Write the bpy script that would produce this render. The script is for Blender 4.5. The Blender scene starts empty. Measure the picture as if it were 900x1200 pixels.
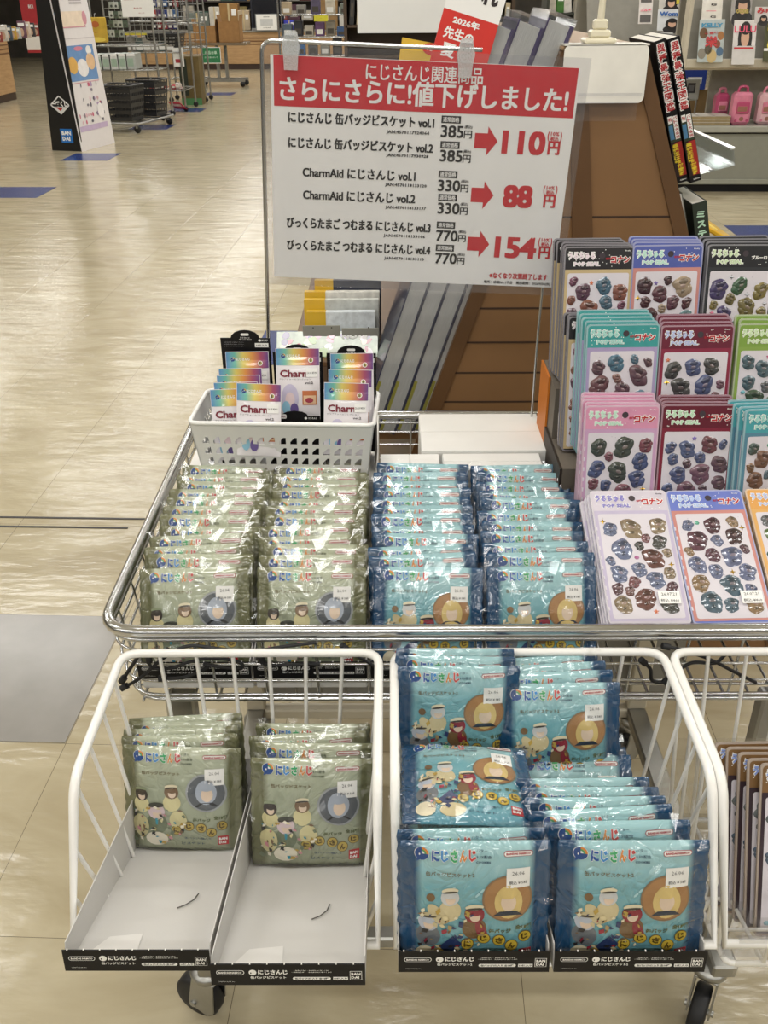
import bpy, math, random
from mathutils import Vector, Matrix
R = math.radians
scene = bpy.context.scene
COL = scene.collection

# ------------------------------------------------------------------ camera
FPX, PITCH, ROLL, YAW, EYE = 1088.4, 0.510207677, -7.29891283e-03, 7.2e-03, 1.3590414
cp, sp = math.cos(PITCH), math.sin(PITCH)
RZ = Matrix.Rotation(YAW, 3, 'Z')
_f, _r, _u = RZ @ Vector((0, cp, -sp)), RZ @ Vector((1, 0, 0)), RZ @ Vector((0, sp, cp))
cr, sr = math.cos(ROLL), math.sin(ROLL)
_r, _u = cr * _r + sr * _u, -sr * _r + cr * _u
cd = bpy.data.cameras.new('camera')
cam = bpy.data.objects.new('camera', cd); COL.objects.link(cam)
cd.sensor_fit = 'VERTICAL'; cd.sensor_height = 24.0; cd.lens = 24.0 * FPX / 1200.0
cd.clip_start = 0.02; cd.clip_end = 100
m3 = Matrix((_r, _u, -_f)).transposed()
cam.matrix_world = Matrix.Translation((0, 0, EYE)) @ m3.to_4x4()
scene.camera = cam
ROOM = -0.0384                      # the shop's tile grid is turned this much against the cart

def P(x, y, Y):                     # point of the photograph at distance Y from the camera's wall
    d = _f * FPX + _r * (x - 450) - _u * (y - 600)
    return Vector((0, 0, EYE)) + d * (Y / d.y)
def PF(x, y, z=0.0):                # same, on the level z
    d = _f * FPX + _r * (x - 450) - _u * (y - 600)
    return Vector((0, 0, EYE)) + d * ((z - EYE) / d.z)

# ------------------------------------------------------------------ world, lights, exposure
w = bpy.data.worlds.new('world'); scene.world = w; w.use_nodes = True
w.node_tree.nodes['Background'].inputs[0].default_value = (0.95, 0.97, 1.0, 1)
w.node_tree.nodes['Background'].inputs[1].default_value = 0.14
scene.view_settings.view_transform = 'Standard'
scene.view_settings.look = 'None'
scene.view_settings.gamma = 1.0
scene.view_settings.use_curve_mapping = False
scene.view_settings.exposure = 0.0
scene.cycles.use_denoising = True
scene.cycles.max_bounces = 6
scene.cycles.transparent_max_bounces = 16
scene.cycles.caustics_reflective = False
scene.cycles.caustics_refractive = False
scene.cycles.sample_clamp_indirect = 4.0
LAMP_W = 20.5
for j in range(-2, 11):
    for i in range(5):
        ld = bpy.data.lights.new('ceiling_lamp', 'AREA'); ld.shape = 'RECTANGLE'
        ld.size = 1.25; ld.size_y = 0.22; ld.energy = LAMP_W; ld.color = (1.0, 0.99, 0.965)
        lo = bpy.data.objects.new('ceiling_lamp', ld); COL.objects.link(lo)
        lo.location = (-5.2 + i * 2.5, -1.6 + j * 2.4, 2.86); lo.rotation_euler = (0, 0, ROOM)

# ------------------------------------------------------------------ materials
def lin(h):
    h = h.lstrip('#'); o = []
    for k in (0, 2, 4):
        c = int(h[k:k + 2], 16) / 255.0
        o.append(c / 12.92 if c <= 0.04045 else ((c + 0.055) / 1.055) ** 2.4)
    return o
_m = {}
def nn(nt, t, x=0, y=0):
    n = nt.nodes.new(t); n.location = (x, y); return n
def base(name):
    m = bpy.data.materials.new(name); m.use_nodes = True
    nt = m.node_tree; b = nt.nodes['Principled BSDF']; return m, nt, b
def mat(name, hx, rough=.5, metal=0.0, coat=0.0, var=.06, vs=18.0, bump=0.0, bs=120.0, spec=.5, stretch=None):
    if name in _m: return _m[name]
    m, nt, b = base(name); L = nt.links.new
    c = lin(hx)
    tc = nn(nt, 'ShaderNodeTexCoord', -900); src = tc.outputs['Object']
    if stretch:
        mp = nn(nt, 'ShaderNodeMapping', -750); mp.inputs['Scale'].default_value = stretch
        L(src, mp.inputs[0]); src = mp.outputs[0]
    nz = nn(nt, 'ShaderNodeTexNoise', -560); nz.inputs['Scale'].default_value = vs; nz.inputs['Detail'].default_value = 3
    L(src, nz.inputs['Vector'])
    rp = nn(nt, 'ShaderNodeValToRGB', -360)
    rp.color_ramp.elements[0].position = .3; rp.color_ramp.elements[1].position = .7
    rp.color_ramp.elements[0].color = [max(0, v * (1 - var)) for v in c] + [1]
    rp.color_ramp.elements[1].color = [min(1, v * (1 + var)) for v in c] + [1]
    L(nz.outputs['Fac'], rp.inputs[0]); L(rp.outputs[0], b.inputs['Base Color'])
    b.inputs['Roughness'].default_value = rough; b.inputs['Metallic'].default_value = metal
    b.inputs['Coat Weight'].default_value = coat; b.inputs['Coat Roughness'].default_value = .08
    b.inputs['Specular IOR Level'].default_value = spec
    if bump:
        n2 = nn(nt, 'ShaderNodeTexNoise', -560, -300); n2.inputs['Scale'].default_value = bs; n2.inputs['Detail'].default_value = 4
        L(src, n2.inputs['Vector'])
        bp = nn(nt, 'ShaderNodeBump', -200, -300); bp.inputs['Strength'].default_value = bump; bp.inputs['Distance'].default_value = .002
        L(n2.outputs['Fac'], bp.inputs['Height']); L(bp.outputs[0], b.inputs['Normal'])
    _m[name] = m; return m
def clear(name, tint='FFFFFF', gloss=.12, rough=.05, haze=0.0):
    if name in _m: return _m[name]
    m, nt, b = base(name); L = nt.links.new; nt.nodes.remove(b)
    out = nt.nodes['Material Output']
    tr = nn(nt, 'ShaderNodeBsdfTransparent'); tr.inputs[0].default_value = lin(tint) + [1]
    gl = nn(nt, 'ShaderNodeBsdfGlossy'); gl.inputs['Roughness'].default_value = rough
    fr = nn(nt, 'ShaderNodeLayerWeight'); fr.inputs[0].default_value = .25
    mt = nn(nt, 'ShaderNodeMath'); mt.operation = 'MULTIPLY_ADD'; mt.inputs[1].default_value = min(.5, gloss * 2.2); mt.inputs[2].default_value = gloss * .4
    L(fr.outputs['Fresnel'], mt.inputs[0])
    mx = nn(nt, 'ShaderNodeMixShader'); L(mt.outputs[0], mx.inputs[0]); L(tr.outputs[0], mx.inputs[1]); L(gl.outputs[0], mx.inputs[2])
    last = mx
    if haze:
        df = nn(nt, 'ShaderNodeBsdfDiffuse'); df.inputs[0].default_value = lin('E6E8EA') + [1]
        nz = nn(nt, 'ShaderNodeTexNoise'); nz.inputs['Scale'].default_value = 25
        m2 = nn(nt, 'ShaderNodeMath'); m2.operation = 'MULTIPLY'; m2.inputs[1].default_value = haze * 2
        L(nz.outputs['Fac'], m2.inputs[0])
        mx2 = nn(nt, 'ShaderNodeMixShader'); L(m2.outputs[0], mx2.inputs[0]); L(mx.outputs[0], mx2.inputs[1]); L(df.outputs[0], mx2.inputs[2]); last = mx2
    L(last.outputs[0], out.inputs['Surface']); _m[name] = m; return m
def ramp_mat(name, axis, stops, rough=.3, coat=.6, metal=0.0, bump=0.0, bs=60, axis2=None, stops2=None, crinkle=0.0):
    """colour bands along an object axis; stops = (position in metres, hex)"""
    if name in _m: return _m[name]
    m, nt, b = base(name); L = nt.links.new
    tc = nn(nt, 'ShaderNodeTexCoord'); sx = nn(nt, 'ShaderNodeSeparateXYZ'); L(tc.outputs['Object'], sx.inputs[0])
    def band(ax, st):
        lo, hi = st[0][0], st[-1][0]
        mr = nn(nt, 'ShaderNodeMapRange'); mr.inputs[1].default_value = lo; mr.inputs[2].default_value = hi
        L(sx.outputs[ax], mr.inputs[0])
        rp = nn(nt, 'ShaderNodeValToRGB'); e = rp.color_ramp.elements
        while len(e) > 1: e.remove(e[-1])
        for k, (p, h) in enumerate(st):
            q = (p - lo) / (hi - lo)
            el = e[0] if k == 0 else e.new(q)
            el.position = q; col = lin(h[:6]); el.color = col + [0.0 if h.endswith('-') else 1.0]
        L(mr.outputs[0], rp.inputs[0]); return rp
    r1 = band(axis, stops); colour = r1.outputs[0]
    if axis2 is not None:
        r2 = band(axis2, stops2); mx = nn(nt, 'ShaderNodeMix'); mx.data_type = 'RGBA'
        L(r2.outputs[1], mx.inputs[0]); L(colour, mx.inputs[6]); L(r2.outputs[0], mx.inputs[7]); colour = mx.outputs[2]
    L(colour, b.inputs['Base Color'])
    b.inputs['Roughness'].default_value = rough; b.inputs['Coat Weight'].default_value = coat; b.inputs['Metallic'].default_value = metal
    b.inputs['Coat Roughness'].default_value = .06
    if crinkle:
        oi = nn(nt, 'ShaderNodeObjectInfo'); ad = nn(nt, 'ShaderNodeVectorMath'); ad.operation = 'ADD'
        L(tc.outputs['Object'], ad.inputs[0]); L(oi.outputs['Location'], ad.inputs[1])
        vo = nn(nt, 'ShaderNodeTexVoronoi'); vo.feature = 'DISTANCE_TO_EDGE'; vo.inputs['Scale'].default_value = 34
        nz = nn(nt, 'ShaderNodeTexNoise'); nz.inputs['Scale'].default_value = 14; nz.inputs['Detail'].default_value = 3; nz.inputs['Distortion'].default_value = 2.2
        L(ad.outputs[0], nz.inputs['Vector'])
        mv = nn(nt, 'ShaderNodeVectorMath'); mv.operation = 'MULTIPLY_ADD'; mv.inputs[1].default_value = (.05, .05, .05)
        L(nz.outputs['Color'], mv.inputs[0]); L(ad.outputs[0], mv.inputs[2]); L(mv.outputs[0], vo.inputs['Vector'])
        s2 = nn(nt, 'ShaderNodeMath'); s2.operation = 'SMOOTH_MIN'; s2.inputs[1].default_value = .16; s2.inputs[2].default_value = .12
        L(vo.outputs['Distance'], s2.inputs[0])
        m3_ = nn(nt, 'ShaderNodeMath'); m3_.operation = 'MULTIPLY_ADD'; m3_.inputs[1].default_value = 2.0
        L(s2.outputs[0], m3_.inputs[0]); L(nz.outputs['Fac'], m3_.inputs[2])
        bp = nn(nt, 'ShaderNodeBump'); bp.inputs['Strength'].default_value = crinkle; bp.inputs['Distance'].default_value = .004
        L(m3_.outputs[0], bp.inputs['Height']); L(bp.outputs[0], b.inputs['Normal']); L(bp.outputs[0], b.inputs['Coat Normal'])
    _m[name] = m; return m

WHITE = mat('white_paper', 'F1F1EF', .55, var=.02)
BLACK = mat('black_print', '111013', .45, var=.1, spec=.3)
RED = mat('red_print', 'C4222B', .45, var=.03)
CHROME = mat('chrome_wire', 'C6C8CA', .2, 1.0, var=.05)
STEEL = mat('brushed_steel', 'A9A9A6', .38, 1.0, var=.1)
COATED = mat('white_coated_wire', 'EFEEEB', .35, coat=.3, var=.02)
RUBBER = mat('black_rubber', '17171A', .55, var=.2)
CARD_W = mat('white_carton_board', 'E9E8E5', .6, var=.025, bump=.05)
CARD_G = mat('grey_carton_board', 'C9C7C4', .65, var=.03, vs=8, bump=.06, bs=300)
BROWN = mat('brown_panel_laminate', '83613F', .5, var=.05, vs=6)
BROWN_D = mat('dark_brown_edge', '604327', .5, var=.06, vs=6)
GREY_P = mat('grey_painted_metal', '8E9089', .45, var=.04, vs=5)
PAGES = mat('page_edges', 'E8E8E6', .7, var=.14, vs=5, stretch=(220, 6, 6))
CLEAR = clear('clear_acrylic', 'F7F9F9', .3)
FILM = clear('clear_sleeve', 'FAFAFB', .03, .1, .02)

# ------------------------------------------------------------------ text outlines
_tx = {}
_ts = bpy.data.scenes.new('lettering')
def outline(s, bold=.02, res=3):
    k = (s, bold, res)
    if k in _tx: return _tx[k]
    c = bpy.data.curves.new('t', 'FONT'); c.body = s; c.size = 1.0; c.offset = bold; c.resolution_u = res
    c.fill_mode = 'FRONT'
    o = bpy.data.objects.new('t', c); _ts.collection.objects.link(o)
    me = bpy.data.meshes.new_from_object(o)
    vs = [(v.co.x, v.co.y) for v in me.vertices]; fs = [tuple(p.vertices) for p in me.polygons]
    bpy.data.objects.remove(o); bpy.data.curves.remove(c); bpy.data.meshes.remove(me)
    xs = [v[0] for v in vs]; ys = [v[1] for v in vs]
    bb = (min(xs), min(ys), max(xs), max(ys))
    _tx[k] = (vs, fs, bb); return _tx[k]

# ------------------------------------------------------------------ mesh builder
def flat(u, v, e): return (u, -e, v)
class MB:
    def __init__(s):
        s.v, s.f, s.mi, s.sm, s.mats = [], [], [], [], []
        s.surf = flat; s.X = None
    def m(s, mt):
        if mt not in s.mats: s.mats.append(mt)
        return s.mats.index(mt)
    def add(s, vs, fs, mt, smooth=False):
        n = len(s.v); X = s.X
        for p in vs: s.v.append(tuple(X @ Vector(p)) if X else tuple(p))
        k = s.m(mt)
        for q in fs: s.f.append(tuple(i + n for i in q)); s.mi.append(k); s.sm.append(smooth)
    def box(s, x0, y0, z0, x1, y1, z1, mt, c=0.0):
        if x0 > x1: x0, x1 = x1, x0
        if y0 > y1: y0, y1 = y1, y0
        if z0 > z1: z0, z1 = z1, z0
        if c <= 0:
            vs = [(x, y, z) for x in (x0, x1) for y in (y0, y1) for z in (z0, z1)]
            fs = [(0, 1, 3, 2), (4, 6, 7, 5), (0, 4, 5, 1), (2, 3, 7, 6), (0, 2, 6, 4), (1, 5, 7, 3)]
            return s.add(vs, fs, mt)
        c = min(c, (x1 - x0) * .49, (y1 - y0) * .49, (z1 - z0) * .49)
        vs = []; ix = {}
        for sx in (0, 1):
            for sy in (0, 1):
                for sz in (0, 1):
                    for ax in range(3):
                        p = [(x0, x1)[sx], (y0, y1)[sy], (z0, z1)[sz]]
                        for a in range(3):
                            if a != ax: p[a] += c * (1 if (sx, sy, sz)[a] == 0 else -1)
                        ix[(sx, sy, sz, ax)] = len(vs); vs.append(p)
        fs = []
        for ax in range(3):
            a, b = [(1, 2), (2, 0), (0, 1)][ax]
            def K(va, vb, vx, kind):
                t = [0, 0, 0]; t[ax] = vx; t[a] = va; t[b] = vb; return ix[(t[0], t[1], t[2], kind)]
            for sd in (0, 1): fs.append(tuple(K(i, j, sd, ax) for i, j in ((0, 0), (1, 0), (1, 1), (0, 1))))
            for i in (0, 1):
                for j in (0, 1): fs.append((K(i, j, 0, a), K(i, j, 1, a), K(i, j, 1, b), K(i, j, 0, b)))
        for sx in (0, 1):
            for sy in (0, 1):
                for sz in (0, 1): fs.append(tuple(ix[(sx, sy, sz, k)] for k in range(3)))
        cc = Vector(((x0 + x1) / 2, (y0 + y1) / 2, (z0 + z1) / 2)); out = []
        for q in fs:
            p = [Vector(vs[i]) for i in q]; nr = (p[1] - p[0]).cross(p[2] - p[0])
            out.append(q if nr.dot(sum(p, Vector()) / len(p) - cc) > 0 else tuple(reversed(q)))
        fs = out
        s.add(vs, fs, mt)
    def tube(s, pts, r, mt, n=8, closed=False, caps=True):
        pts = [Vector(p) for p in pts]; N = len(pts)
        vs = []; prev = None
        for i, p in enumerate(pts):
            a = pts[(i - 1) % N] if (closed or i > 0) else p
            b = pts[(i + 1) % N] if (closed or i < N - 1) else p
            t = (b - a).normalized()
            if prev is None:
                q = Vector((0, 0, 1)) if abs(t.z) < .9 else Vector((1, 0, 0))
                nrm = (q - t * q.dot(t)).normalized()
            else: nrm = (prev - t * prev.dot(t)).normalized()
            prev = nrm; bi = t.cross(nrm)
            rr = r[i] if isinstance(r, (list, tuple)) else r
            for k in range(n):
                an = 2 * math.pi * k / n
                vs.append(p + (nrm * math.cos(an) + bi * math.sin(an)) * rr)
        fs = []
        for i in range(N if closed else N - 1):
            j = (i + 1) % N
            for k in range(n):
                l = (k + 1) % n
                fs.append((i * n + k, i * n + l, j * n + l, j * n + k))
        s.add(vs, fs, mt, True)
        if caps and not closed:
            s.add(vs[:n], [tuple(range(n - 1, -1, -1))], mt); s.add(vs[-n:], [tuple(range(n))], mt)
    def lathe(s, prof, mt, n=20, axis='Z', at=(0, 0, 0)):
        vs = []; at = Vector(at)
        for r, h in prof:
            for k in range(n):
                a = 2 * math.pi * k / n; x, y = r * math.cos(a), r * math.sin(a)
                p = (x, y, h) if axis == 'Z' else ((h, x, y) if axis == 'X' else (x, h, y))
                vs.append(at + Vector(p))
        fs = []
        for i in range(len(prof) - 1):
            for k in range(n):
                l = (k + 1) % n; fs.append((i * n + k, i * n + l, (i + 1) * n + l, (i + 1) * n + k))
        s.add(vs, fs, mt, True)
    def prism(s, poly, y0, y1, mt, axis='Y'):
        n = len(poly)
        def p3(a, b, h): return (a, h, b) if axis == 'Y' else ((h, a, b) if axis == 'X' else (a, b, h))
        vs = [p3(a, b, y0) for a, b in poly] + [p3(a, b, y1) for a, b in poly]
        fs = [tuple(range(n)), tuple(range(2 * n - 1, n - 1, -1))]
        fs += [(i, i + n, (i + 1) % n + n, (i + 1) % n) for i in range(n)]
        s.add(vs, fs, mt)
    # ---- flat print laid on a surface (u right, v up, e lift)
    def disc(s, cx, cz, rx, rz, mt, e=.0004, n=20, rings=2, rot=0, shape=None, dome=0.0, smooth=None):
        vs = [s.surf(cx, cz, e + dome)]; fs = []
        ca, sa = math.cos(rot), math.sin(rot)
        for q in range(1, rings + 1):
            t = q / rings
            for k in range(n):
                a = 2 * math.pi * k / n; g = shape[k % len(shape)] if shape else 1.0
                x, y = rx * t * g * math.cos(a), rz * t * g * math.sin(a)
                vs.append(s.surf(cx + x * ca - y * sa, cz + x * sa + y * ca, e + dome * math.sqrt(max(0, 1 - t ** 3)) if dome else e))
        for k in range(n): fs.append((0, 1 + k, 1 + (k + 1) % n))
        for q in range(rings - 1):
            o = 1 + q * n
            for k in range(n): fs.append((o + k, o + n + k, o + n + (k + 1) % n, o + (k + 1) % n))
        s.add(vs, fs, mt, bool(dome))
    def ring(s, cx, cz, r0, r1, mt, e=.0004, n=24, a0=0, a1=2 * math.pi):
        vs = []; fs = []
        for k in range(n + 1):
            a = a0 + (a1 - a0) * k / n
            for r in (r0, r1): vs.append(s.surf(cx + r * math.cos(a), cz + r * math.sin(a), e))
        for k in range(n): fs.append((2 * k, 2 * k + 1, 2 * k + 3, 2 * k + 2))
        s.add(vs, fs, mt)
    def rect(s, x0, z0, x1, z1, mt, e=.0004, nx=1, nz=1):
        vs = []; fs = []
        for j in range(nz + 1):
            for i in range(nx + 1): vs.append(s.surf(x0 + (x1 - x0) * i / nx, z0 + (z1 - z0) * j / nz, e))
        for j in range(nz):
            for i in range(nx):
                a = j * (nx + 1) + i; fs.append((a, a + 1, a + nx + 2, a + nx + 1))
        s.add(vs, fs, mt)
    def poly(s, pts, mt, e=.0004):
        s.add([s.surf(u, v, e) for u, v in pts], [tuple(range(len(pts)))], mt)
    def rrect(s, x0, z0, x1, z1, r, mt, e=.0004):
        pts = []
        for cx, cz, a in ((x1 - r, z1 - r, 0), (x0 + r, z1 - r, 90), (x0 + r, z0 + r, 180), (x1 - r, z0 + r, 270)):
            for k in range(5):
                t = R(a + k * 22.5); pts.append((cx + r * math.cos(t), cz + r * math.sin(t)))
        s.poly(pts, mt, e)
    def text(s, t, cx, cz, w, mt, h=None, e=.0006, bold=.02, res=2, maxh=None, rot=0, vert=False):
        vs, fs, bb = outline(t, bold, res)
        bw, bh = bb[2] - bb[0], bb[3] - bb[1]
        kx = w / bw; ky = h / bh if h else kx
        mx, my = (bb[0] + bb[2]) / 2, (bb[1] + bb[3]) / 2
        ca, sa = math.cos(rot), math.sin(rot); o = []
        for x, y in vs:
            a, b = (x - mx) * kx, (y - my) * ky
            o.append(s.surf(cx + a * ca - b * sa, cz + a * sa + b * ca, e))
        s.add(o, fs, mt)
    def star(s, cx, cz, r, mt, e=.0004, n=4, inner=.35):
        pts = []
        for k in range(2 * n):
            a = math.pi * k / n + math.pi / 2; q = r if k % 2 == 0 else r * inner
            pts.append((cx + q * math.cos(a), cz + q * math.sin(a)))
        s.add([s.surf(cx, cz, e + r * .25)] + [s.surf(u, v, e) for u, v in pts], [(0, 1 + k, 1 + (k + 1) % (2 * n)) for k in range(2 * n)], mt)
    def mesh(s, name):
        me = bpy.data.meshes.new(name); me.from_pydata(s.v, [], s.f)
        for mt in s.mats: me.materials.append(mt)
        me.polygons.foreach_set('material_index', s.mi); me.polygons.foreach_set('use_smooth', s.sm)
        me.update(); return me
    def obj(s, name, parent=None, loc=None, rot=None):
        return link(name, s.mesh(name), parent, loc, rot)
def link(name, me, parent=None, loc=None, rot=None):
    o = bpy.data.objects.new(name, me); COL.objects.link(o)
    if parent: o.parent = parent
    if loc is not None: o.location = loc
    if rot is not None: o.rotation_euler = rot
    return o
def tag(o, label=None, cat=None, group=None, kind=None):
    if label: o['label'] = label
    if cat: o['category'] = cat
    if group: o['group'] = group
    if kind: o['kind'] = kind
    return o
def thing(name, label, cat, loc=(0, 0, 0), rot=(0, 0, 0), group=None):
    o = bpy.data.objects.new(name, None); COL.objects.link(o); o.empty_display_size = .05
    o.location = loc; o.rotation_euler = rot
    return tag(o, label, cat, group)
def copy_thing(src, loc, rot, label, group=None):
    o = src.copy(); COL.objects.link(o); o.location = loc; o.rotation_euler = rot; o['label'] = label
    if group: o['group'] = group
    for ch in src.children:
        c = ch.copy(); COL.objects.link(c); c.parent = o
        for g in ch.children:
            d = g.copy(); COL.objects.link(d); d.parent = c
    return o
def fillet(pts, r, n=5, closed=False):
    pts = [Vector(p) for p in pts]; out = []; N = len(pts)
    for i, p in enumerate(pts):
        if not closed and i in (0, N - 1): out.append(p); continue
        a, b = pts[(i - 1) % N], pts[(i + 1) % N]
        da, db = (a - p), (b - p); ra = min(r, da.length * .49, db.length * .49)
        s0, s1 = p + da.normalized() * ra, p + db.normalized() * ra
        for k in range(n + 1):
            t = k / n; out.append(s0 * (1 - t) ** 2 + p * 2 * t * (1 - t) + s1 * t * t)
    return out
ORD = ['front', 'second', 'third', 'fourth', 'fifth', 'sixth', 'seventh', 'eighth', 'ninth', 'tenth', 'eleventh', 'twelfth', 'thirteenth']
rnd = random.Random(7)

# ================================================================== the shop's shell
def floor_mat():
    m, nt, b = base('vinyl_floor'); L = nt.links.new
    tc = nn(nt, 'ShaderNodeTexCoord'); mp = nn(nt, 'ShaderNodeMapping'); mp.inputs['Rotation'].default_value = (0, 0, -ROOM)
    L(tc.outputs['Object'], mp.inputs[0])
    sx = nn(nt, 'ShaderNodeSeparateXYZ'); L(mp.outputs[0], sx.inputs[0])
    def math_(op, a, v=None, v2=None):
        n = nn(nt, 'ShaderNodeMath'); n.operation = op; L(a, n.inputs[0])
        if v is not None:
            if isinstance(v, (int, float)): n.inputs[1].default_value = v
            else: L(v, n.inputs[1])
        return n.outputs[0]
    def line(o, off):
        t = math_('ADD', o, off); t = math_('DIVIDE', t, .45); t = math_('FRACT', t); t = math_('SUBTRACT', t, .5); t = math_('ABSOLUTE', t)
        return math_('GREATER_THAN', t, .5 - .0013)
    g = math_('MAXIMUM', line(sx.outputs[0], .7306 + 9), line(sx.outputs[1], -.9703 + 9))
    # per-tile tone
    fx = math_('FLOOR', math_('DIVIDE', math_('ADD', sx.outputs[0], .7306 + 9), .45)); fy = math_('FLOOR', math_('DIVIDE', math_('ADD', sx.outputs[1], -.9703 + 9), .45))
    cb = nn(nt, 'ShaderNodeCombineXYZ'); L(fx, cb.inputs[0]); L(fy, cb.inputs[1])
    wn = nn(nt, 'ShaderNodeTexWhiteNoise'); L(cb.outputs[0], wn.inputs[0])
    n1 = nn(nt, 'ShaderNodeTexNoise'); n1.inputs['Scale'].default_value = 2.4; n1.inputs['Detail'].default_value = 6; n1.inputs['Distortion'].default_value = 1.5
    ms = nn(nt, 'ShaderNodeMapping'); ms.inputs['Scale'].default_value = (1, 2.6, 1); L(mp.outputs[0], ms.inputs[0]); L(ms.outputs[0], n1.inputs['Vector'])
    rp = nn(nt, 'ShaderNodeValToRGB')
    rp.color_ramp.elements[0].position = .3; rp.color_ramp.elements[0].color = lin('A89C80') + [1]
    rp.color_ramp.elements[1].position = .72; rp.color_ramp.elements[1].color = lin('C0B69C') + [1]
    L(n1.outputs['Fac'], rp.inputs[0])
    hs = nn(nt, 'ShaderNodeHueSaturation'); L(rp.outputs[0], hs.inputs['Color'])
    vv = nn(nt, 'ShaderNodeMapRange'); vv.inputs[3].default_value = .96; vv.inputs[4].default_value = 1.04; L(wn.outputs[0], vv.inputs[0]); L(vv.outputs[0], hs.inputs['Value'])
    mx = nn(nt, 'ShaderNodeMix'); mx.data_type = 'RGBA'; L(g, mx.inputs[0]); L(hs.outputs[0], mx.inputs[6]); mx.inputs[7].default_value = lin('6A6250') + [1]
    L(mx.outputs[2], b.inputs['Base Color'])
    b.inputs['Roughness'].default_value = .17; b.inputs['Specular IOR Level'].default_value = .6
    n2 = nn(nt, 'ShaderNodeTexNoise'); n2.inputs['Scale'].default_value = 5; n2.inputs['Detail'].default_value = 3; L(ms.outputs[0], n2.inputs['Vector'])
    n3 = nn(nt, 'ShaderNodeTexNoise'); n3.inputs['Scale'].default_value = 70; n3.inputs['Detail'].default_value = 2; L(ms.outputs[0], n3.inputs['Vector'])
    ad = math_('MULTIPLY_ADD', n3.outputs['Fac'], .05); nt.links.new(n2.outputs['Fac'], ad.node.inputs[2])
    bp = nn(nt, 'ShaderNodeBump'); bp.inputs['Strength'].default_value = .22; bp.inputs['Distance'].default_value = .02
    L(ad, bp.inputs['Height']); L(bp.outputs[0], b.inputs['Normal'])
    return m
def struct(name, mb, loc=None, rot=None):
    o = mb.obj(name, None, loc, rot); o['kind'] = 'structure'; return o
f = MB(); f.add([(-14, -9, 0), (14, -9, 0), (14, 27, 0), (-14, 27, 0)], [(0, 1, 2, 3)], floor_mat()); struct('floor', f)
CEIL = mat('ceiling_board', 'F2F1EC', .9, var=.02); WALL = mat('shop_wall', 'CFCBC2', .8, var=.04, vs=2)
f = MB(); f.box(-14, -9, 2.92, 14, 27, 3.0, CEIL); struct('ceiling', f)
f = MB(); f.box(-14, 25.6, 0, 14, 25.8, 2.92, mat('far_wall', '4A4641', .8, var=.2, vs=3)); struct('wall_back', f)
f = MB(); f.box(-14, -9, 0, -13.8, 27, 2.92, WALL); struct('wall_left', f)
f = MB(); f.box(13.8, -9, 0, 14, 27, 2.92, WALL); struct('wall_right', f)
cR, sR = math.cos(ROOM), math.sin(ROOM)
def room(a, b, z=0): return Vector((a * cR - b * sR, a * sR + b * cR, z))
TX, TY = -.7306, .9703
def tile(n, i, j, mt, w=1, d=1):
    f = MB(); f.box(.002, .002, 0, .45 * w - .002, .45 * d - .002, .0012, mt)
    struct('trim_%d' % n, f, room(TX + .45 * i, TY + .45 * j, .0002), (0, 0, ROOM))
tile(1, -1, 1, mat('grey_vinyl_tile', '8F8C88', .22, var=.07, vs=9, spec=.6))
BLUE_T = mat('blue_vinyl_tile', '2E3F79', .22, var=.12, vs=9)
def on_grid(x, y):
    p = PF(x, y); a = p.x * cR + p.y * sR; b = -p.x * sR + p.y * cR
    return math.floor((a - TX) / .45), math.floor((b - TY) / .45)
for n, (x, y) in enumerate(((28, 222), (105, 181), (178, 149), (248, 110), (224, 127), (897, 279), (334, 394))):
    i, j = on_grid(x, y); tile(2 + n, i, j, BLUE_T)
i, j = on_grid(14, 222); tile(10, i - (1 if i == on_grid(28, 222)[0] else 0), j, BLUE_T)
TAPE = mat('black_floor_tape', '1B1517', .4)
for nm, x, y0, y1, lb in (('floor_tape', 170, 605.3, 608.5, 'longer black tape line on the floor left of the wire cart'),
                          ('floor_tape', 150, 616.2, 619, 'shorter black tape line on the floor, the nearer of the pair')):
    a, b = PF(-60, y0), PF(x, y1); d = (b - a); an = math.atan2(d.y, d.x); f = MB(); f.box(0, -.0045, .0006, d.length, .0045, .0014, TAPE)
    tag(f.obj(nm, None, a, (0, 0, an)), lb, 'tape')

# ================================================================== the wire cart
cart = thing('display_cart', 'chrome wire display cart on black casters filled with snack packs', 'cart', (.11, 1.17, 0))
CX, CY = .11, 1.17
def cob(mb, name, parent=None): return mb.obj(name, parent or cart, None if parent and parent != cart else (-CX, -CY, 0))
X0, X1, Y0, Y1, ZR, ZB = -.333, .56, .863, 1.485, .72, .606
def loop(z, ins=0.0, r=.045):
    return fillet([(X0 + ins, Y0 + ins, z), (X1 - ins, Y0 + ins, z), (X1 - ins, Y1 - ins, z), (X0 + ins, Y1 - ins, z)], r, 6, True)
f = MB(); f.tube(loop(ZR), .0075, CHROME, 12, True); f.tube(loop(ZR - .013, .002), .003, CHROME, 8, True); cob(f, 'top_rim')
f = MB()
for z, ins, r in ((.69, .004, .0018), (.667, .006, .0018), (.641, .008, .0018), (.616, .012, .0022), (.606, .016, .0032)):
    f.tube(loop(z, ins), r, CHROME, 6, True)
def upright(x, y, dx, dy):
    f.tube([(x, y, ZR - .006), (x + dx * .2, y + dy * .2, .70), (x + dx, y + dy, ZB)], .0018, CHROME, 6)
k = X0 + .06
while k < X1 - .05:
    upright(k, Y0 + .002, 0, .014); upright(k, Y1 - .002, 0, -.014); k += .062
k = Y0 + .06
while k < Y1 - .05:
    upright(X0 + .002, k, .014, 0); upright(X1 - .002, k, -.014, 0); k += .062
cob(f, 'wire_side')
f = MB(); k = X0 + .03
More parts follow.
